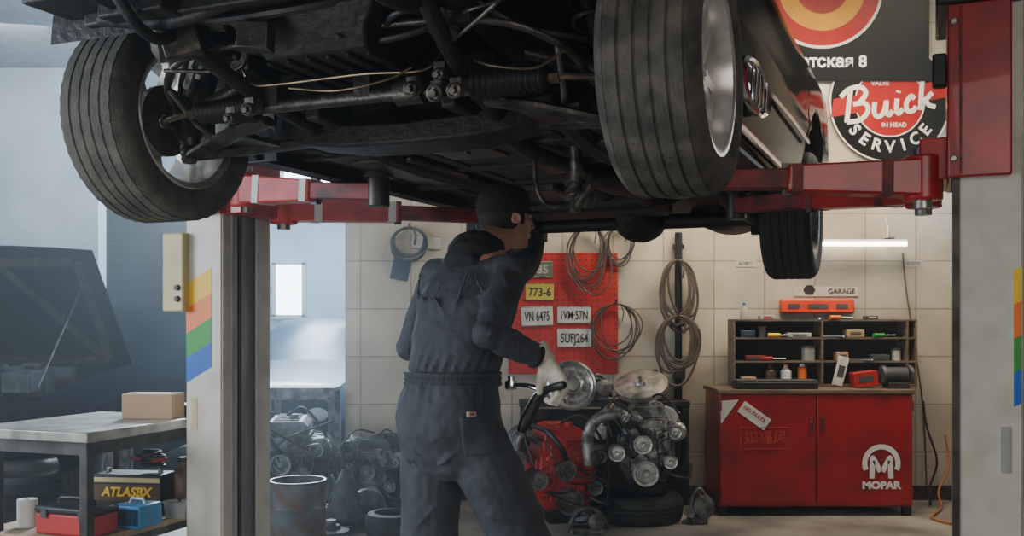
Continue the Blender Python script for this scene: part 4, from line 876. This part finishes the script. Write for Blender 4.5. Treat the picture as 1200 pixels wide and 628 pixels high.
script([[(.1,0),(.15,.6),(.2,1.2),(.28,2)],[(-.2,1.65),(.2,2.05),(.75,2.05),(1.0,1.6),(.7,1.12),(.4,1.08)],[(.4,1.08),(.95,1.0),(1.1,.5),(.75,.02),(.1,.02)],[(1.42,.95),(1.40,.35),(1.58,.02),(1.85,.25),(1.98,.95)],[(1.98,.95),(1.97,.3),(2.10,.02),(2.28,.25)],[(2.48,.95),(2.45,.3),(2.56,.02),(2.76,.25)],[(2.52,1.30),(2.55,1.44)],[(3.32,.75),(3.14,.96),(2.92,.6),(2.95,.12),(3.2,.02),(3.40,.25)],[(3.68,2.05),(3.62,1),(3.58,0)],[(4.15,.95),(3.85,.62),(3.62,.45)],[(3.80,.58),(4.0,.2),(4.3,.02)]],.152,.112,.034,(0,-.0165,cz-.015),.17,.18,'paper',sg)
textpart('small_lettering','IN HEAD',.045,(.03,-.016,cz-.165),'paper',sg,off=.0008); textpart('small_lettering','VALVE',.045,(-.07,-.016,cz+.130),'paper',sg,off=.0008)
mb=MB(); 
for i,ch in enumerate('SERVICE'):
    a=-PI/2+(i-3)*.30; mb.mesh(tmesh(ch,.118,off=.003),T((.322*math.cos(a),-.016,cz+.322*math.sin(a)))@UP@Matrix.Rotation(a+PI/2,4,'Z'))
obj('curved_lettering',mb,'paper',sg,smooth=0,fix=False)
os_=thing('orange_case','long orange case mounted on the wall above the tool shelf','case',W(957,367,YW-.03)); obj('case_body',MB().box((0,0,.05),(.52,.06,.10)),'orange_red',os_,bevel=.012)
for x,w in ((-.17,.08),(.17,.08),(0,.14)): obj('latch',MB().box((x,-.032,.05),(w,.006,.03)),'charcoal',os_)
gs=thing('garage_sign','small faint framed sign with worn lettering above the orange case','sign',W(968,348,YW-.005)); obj('plate',MB().box((0,0,.04),(.46,.006,.07)),'wall_faint',gs)
textpart('lettering','GARAGE',.05,(.11,-.005,.04),'steel_dark',gs,off=.0005); obj('emblem',MB().prism([(-.12+.045*math.cos(i*PI/3),-.005,.05+.04*math.sin(i*PI/3)) for i in range(6)],(0,.001,0)),'steel_dark',gs)
for px,tx_,lb_ in ((874,'A/3871','small white wall label high left of the fluorescent lamp'),(1070,'A/3070','small white wall label right of the fluorescent lamp')):
    t=thing('wall_label',lb_,'label',W(px,309,YW-.002)); obj('card',MB().box((0,0,0),(.15,.004,.045)),'wall_faint',t); textpart('lettering',tx_,.035,(0,-.003,0),'ink',t)
# ------------------------------------------------------------------ red cabinet
YC=6.50; X0=(843-600)*YC/F; X1=(1070-600)*YC/F; cw_=X1-X0; CD=.46
rc=thing('tool_cabinet','red two door metal tool cabinet with white decals against the tiled wall','cabinet',((X0+X1)/2,YC,0))
obj('cabinet_body',MB().box((0,CD/2+.012,.43),(cw_,CD,.74)),'red_cab',rc,bevel=.005)
for x in (-1,1):
    for y in (.04,CD-.02): obj('leg',MB().box((x*(cw_/2-.03),y,.03),(.05,.05,.06)),'black',rc)
for s in (-1,1):
    dr=obj('door',MB().box((s*cw_/4,.005,.435),(cw_/2-.012,.022,.72)),'red_cab',rc,bevel=.004)
    obj('handle',MB().box((s*.035,-.012,.60),(.02,.02,.10)),'red_dull',dr,bevel=.004)
    for z in (.15,.72): obj('hinge',MB().cyl((s*(cw_/2-.006),-.01,z-.03),(s*(cw_/2-.006),-.01,z+.03),.008,n=8),'red_dull',dr)
kk=(YC-.01)/F
def cp_(px,py): return V((px-600)*kk-(X0+X1)/2,-.0085,H-(py-HY)*kk)
obj('sticker',MB().box(cp_(884,487),(.21,.003,.085),R3(y=.62)),'paper',rc,smooth=0)
textpart('sticker_lettering','NO PARTS',.035,cp_(884,485)+V(0,-.003,0),'ink_red',rc,roll=-.62); obj('corner_tape',MB().prism([cp_(844,470),cp_(866,468),cp_(845,497)],(0,-.002,0)),'paper',rc,smooth=0)
a,b_=cp_(868,501),cp_(926,526); fr=MB()
for z in (a.z,b_.z): fr.box(((a.x+b_.x)/2,-.0085,z),(b_.x-a.x,.003,.005))
for x in (a.x,b_.x): fr.box((x,-.0085,(a.z+b_.z)/2),(.005,.003,a.z-b_.z))
obj('decal_frame',fr,'red_pale',rc,smooth=0); textpart('decal_lettering','如福风',.095,((a.x+b_.x)/2,-.0085,(a.z+b_.z)/2),'red_pale',rc,off=.001)
lc=cp_(1033,543); y_=-.0092; em=disc(.125,lc.x,lc.z,-.0085,r2=.092,a0=-.40,a1=PI+.40)
for s in (-1,1):
    stroke(em,[(lc.x+s*.062,y_,lc.z-.098),(lc.x+s*.060,y_,lc.z-.04),(lc.x+s*.058,y_,lc.z+.03)],.034)
    stroke(em,[(lc.x+s*.058,y_,lc.z+.035),(lc.x+s*.038,y_,lc.z+.010),(lc.x+s*.008,y_,lc.z-.055)],.032)
em.mesh(disc(.0165,lc.x-.058,lc.z+.032,y_,20).bm and bpy.data.meshes.new('e'),Matrix.Identity(4))
for s in (-1,1):
    R=[]
    for i in range(21):
        a_=2*PI*i/20; R.append([V(lc.x+s*.0565,y_-.0002,lc.z+.034),V(lc.x+s*.0565+.0185*math.cos(a_),y_-.0002,lc.z+.034+.0185*math.sin(a_))])
    em.rings(R,closed=False)
obj('emblem',em,'white',rc,smooth=0)
textpart('emblem_lettering','MOPAR',.066,cp_(1033,569),'white',rc,off=.0035,sx=1.12)
obj('worktop',MB().box((0,CD/2+.015,.812),(cw_+.02,CD+.06,.028)),'wood_dark',rc,bevel=.004)
TZ=.826
sh=thing('tool_shelf','black backed open tool shelf standing on the red cabinet','shelf',((964-600)*6.85/F,6.88,TZ))
sw=1.24; obj('back_panel',MB().box((0,.09,.23),(sw,.01,.46)),'black',sh)
for z in (.008,.17,.33,.452): obj('shelf_board',MB().box((0,0,z),(sw,.18,.012)),'wood_dark',sh)
for x in (-sw/2,-.02,sw/2-.06,sw/2): obj('upright',MB().box((x,0,.23),(.014,.181,.46)),'wood_dark',sh)
def lath(name,prof,m,label,cat,loc,m2=None,p2=None,n=16,nm2='cap'):
    t=thing(name,label,cat,loc); obj('vessel',MB().lathe(prof,(0,0,0),n=n),m,t)
    if m2: obj(nm2,MB().lathe(p2,(0,0,0),n=n),m2,t)
def sl(px,lev,Y=6.84): return V((px-600)*Y/F,Y,TZ+(.015,.177,.337,.459)[lev])
bp_=[(0,0),(.035,0),(.037,.01),(.037,.09),(.015,.115),(.015,.125),(0,.125)]; cpp=[(0,.125),(.017,.125),(.015,.14),(0,.14)]
lath('bottle',bp_,'white','white bottle with orange cap on the lowest shelf level','bottle',sl(921,0),'orange',cpp)
lath('bottle',bp_,'brown_plastic','brown bottle with black cap at the lowest shelf level','bottle',sl(903,0),'black',cpp)
lath('bottle',[(r*.7,h*.8) for r,h in bp_],'wall_faint','small pale bottle standing on top of the tool shelf','bottle',sl(872,3),'blue',[(r*.7,h*.8) for r,h in cpp])
lath('jar',[(0,0),(.045,0),(.045,.085),(0,.085)],'clear','clear jar with brown contents on the middle shelf level','jar',sl(947,1),'brown_plastic',[(0,.085),(.047,.085),(.047,.1),(0,.1)],nm2='lid')
lath('spray_can',[(0,0),(.03,0),(.03,.11),(.02,.12),(0,.12)],'orange','orange spray can on the lowest shelf level near the middle','can',sl(940,0),'white',[(0,.12),(.018,.12),(.018,.14),(0,.14)])
lath('jar',[(0,0),(.03,0),(.03,.06),(0,.06)],'charcoal','small dark jar on the upper shelf level beside the navy box','jar',sl(893,2),'red_dull',[(0,.06),(.032,.06),(.032,.075),(0,.075)],nm2='lid')
lath('jar',[(0,0),(.03,0),(.03,.07),(0,.07)],'wall_faint','small pale jar at the far end bay of the middle shelf level','jar',sl(1050,1),'charcoal',[(0,.07),(.032,.07),(.032,.085),(0,.085)],nm2='lid')
def boxy(name,w,d,h,m,label,cat,loc,rz=0,ry=0,m2='charcoal'):
    t=thing(name,label,cat,loc,rz); obj('case_body',MB().box((0,0,h/2+abs(math.sin(ry))*w/2),(w,d,h),R3(y=ry)),m,t,bevel=.004)
    obj('label_patch',MB().box((0,-d/2-.001,h/2+abs(math.sin(ry))*w/2),(w*.6,.002,h*.4),R3(y=ry)),m2,t,smooth=0)
boxy('parts_box',.14,.10,.035,'red_dull','flat red box on the middle shelf level at its left end','box',sl(884,1))
boxy('parts_box',.10,.10,.05,'cardboard','small cardboard box on the lowest shelf level beside the dark tray','box',sl(876,0))
boxy('parts_box',.16,.10,.03,'wall_faint','flat pale box on the upper shelf level','box',sl(935,2))
boxy('parts_box',.10,.08,.045,'navy_far','small navy box on the upper shelf level at its left end','box',sl(875,2))
boxy('parts_box',.12,.10,.05,'wood','tan box in the right hand bay of the upper shelf level','box',sl(1000,2))
boxy('parts_box',.12,.09,.04,'charcoal','dark box in the right hand bay of the middle shelf level','box',sl(1030,1))
boxy('parts_box',.08,.09,.06,'cardboard','brown box in the middle bay of the middle shelf level','box',sl(985,1))
boxy('wax_tin',.10,.08,.03,'wall_faint','pale tin lying on top of the tool shelf','tin',sl(898,3),m2='ink_red')
boxy('wax_tin',.08,.08,.025,'charcoal','dark flat tin on top of the tool shelf near its far end','tin',sl(1020,3),m2='wall_faint')
boxy('parts_box',.09,.10,.07,'iron','black box in the right hand bay of the lowest shelf level','box',sl(1002,0))
boxy('parts_box',.07,.09,.08,'orange_red','upright orange box in the right hand bay of the lowest shelf level','box',sl(1033,0))
boxy('manual',.07,.02,.20,'paper','white booklet leaning against the tool shelf','booklet',V((985-600)*6.72/F,6.72,TZ),ry=.25)
boxy('drill_case',.16,.10,.10,'red_bright','red tilted tool case on the worktop beside the white booklet','case',V((1012-600)*6.68/F,6.68,TZ),ry=-.12)
tr=thing('parts_tray','long shallow black tray on the left of the cabinet worktop','tray',V((908-600)*6.6/F,6.60,TZ)); obj('tray_body',MB().box((0,0,.025),(.54,.15,.05)),'black',tr,bevel=.01); obj('lid',MB().box((0,0,.055),(.53,.14,.012)),'charcoal',tr,bevel=.004)
vs=thing('bench_grinder','dark grey bench grinder at the right end of the cabinet worktop','grinder',V((1050-600)*6.64/F,6.64,TZ))
obj('motor',MB().cyl((-.07,0,.09),(.07,0,.09),.05),'charcoal',vs); obj('base',MB().box((0,0,.02),(.14,.12,.04)),'iron',vs,bevel=.005)
for s in (-1,1): obj('grinding_wheel',MB().cyl((s*.075,0,.09),(s*.10,0,.09),.062),'alu_dark',vs)
rd=random.Random(9)
for i,(px,lev,nm,lb_) in enumerate(((905,1,'screwdriver','screwdriver with red handle on the middle shelf level'),(914,2,'screwdriver','screwdriver with yellow handle on the upper shelf level'),(975,2,'wrench','chrome wrench lying on the upper shelf level'),(1036,2,'screwdriver','screwdriver with green handle in the last upper bay'),(1008,1,'wrench','dark wrench in the middle shelf level beside the brown box'),(948,3,'wrench','long wrench lying on top of the tool shelf'),(985,3,'screwdriver','screwdriver with orange handle on top of the tool shelf'))):
    t=thing(nm,lb_,'tool',sl(px,lev,6.80),rd.uniform(-.3,.3))
    if nm=='wrench':
        obj('shank',MB().box((0,0,.008),(.15,.014,.008)),'chrome',t); obj('jaw',MB().lathe([(.008,0),(.018,0),(.018,.01),(.008,.01)],(.08,0,.002),n=14,loop=True),'chrome',t)
    else:
        obj('handle',MB().cyl((-.08,0,.014),(.0,0,.014),.014),{0:'red_bright',1:'yellow',3:'green',6:'orange'}[i],t); obj('blade',MB().cyl((0,0,.014),(.09,0,.014),.004),'chrome',t)
oc=MB().tube([W(1108,510,7.03),W(1112,545,7.0),W(1100,575,6.9),V((1103-600)*6.7/F,6.7,.02),V((1092-600)*6.4/F,6.4,.012),V((1115-600)*6.2/F,6.2,.012)],.008,n=8,k=8); tag(obj('extension_cord',oc,'cable_orange'),'orange cord hanging down the wall beside the red cabinet','cord')
oc=MB().tube([W(1082,470,7.03),W(1086,500,7.0),W(1098,540,7.02),W(1090,570,7.0),V((1090-600)*6.8/F,6.8,.02)],.008,n=8,k=8); tag(obj('power_cord',oc,'rubber'),'black cord looping down the wall beside the red cabinet','cord')
oc=MB().tube([W(1058,296,7.085),W(1062,340,7.09),W(1074,420,7.09),W(1082,480,7.09),W(1086,572,7.07)],.005,n=6,k=8); tag(obj('lamp_wire',oc,'hose_brown'),'thin brown wire running down the tiles from the fluorescent lamp','wire')
# ------------------------------------------------------------------ lights, world, camera
def area(loc,to,size,power,col,sy=None):
    l=bpy.data.lights.new('area','AREA'); l.energy=power; l.color=col; l.size=size
    if sy: l.shape='RECTANGLE'; l.size_y=sy
    o=bpy.data.objects.new('area_light',l); C.objects.link(o); o.location=loc; o.rotation_euler=(Vector(to)-Vector(loc)).to_track_quat('-Z','Y').to_euler(); return o
area((-5.3,2.6,2.2),(-.2,3.4,1.2),2.0,215,(.76,.88,1.0),2.2)
area((-2.1,10.8,3.6),(-2.1,8.6,0.5),1.4,360,(.68,.86,1.0))
area((-2.1,9.3,3.3),(-.7,4.0,1.2),1.0,430,(.72,.88,1.0))
area((-4.6,8.6,3.7),(-5.0,10.4,2.2),1.0,60,(.80,.91,1.0))  # added lamp that brightens the far left partition
area((1.5,5.9,3.2),(1.5,6.95,.7),2.2,150,(1.0,.84,.62),.8)
area((.9,-1.2,2.2),(0,4,1.3),2.6,48,(1.0,.95,.88),1.8)
area((-2.6,1.0,.6),(-1.0,3.0,1.95),.9,38,(.95,.97,1.0))  # added low lamp that brightens the inner side of the left rim
w=bpy.data.worlds.new('World'); SC.world=w; w.use_nodes=True; nt=w.node_tree; nt.nodes['Background'].inputs[0].default_value=(.55,.65,.75,1); nt.nodes['Background'].inputs[1].default_value=.22
vsn=nt.nodes.new('ShaderNodeVolumeScatter'); vsn.inputs['Color'].default_value=(.84,.92,1,1); vsn.inputs['Density'].default_value=.014; vsn.inputs['Anisotropy'].default_value=.65
nt.links.new(vsn.outputs[0],nt.nodes['World Output'].inputs['Volume'])
cd=bpy.data.cameras.new('cam'); cam=bpy.data.objects.new('camera',cd); C.objects.link(cam); cam.location=(0,0,H); cam.rotation_euler=(PI/2,0,0)
cd.sensor_width=36; cd.lens=36*F/1200; cd.shift_y=(HY-314)/1200; cd.clip_start=.05
SC.camera=cam
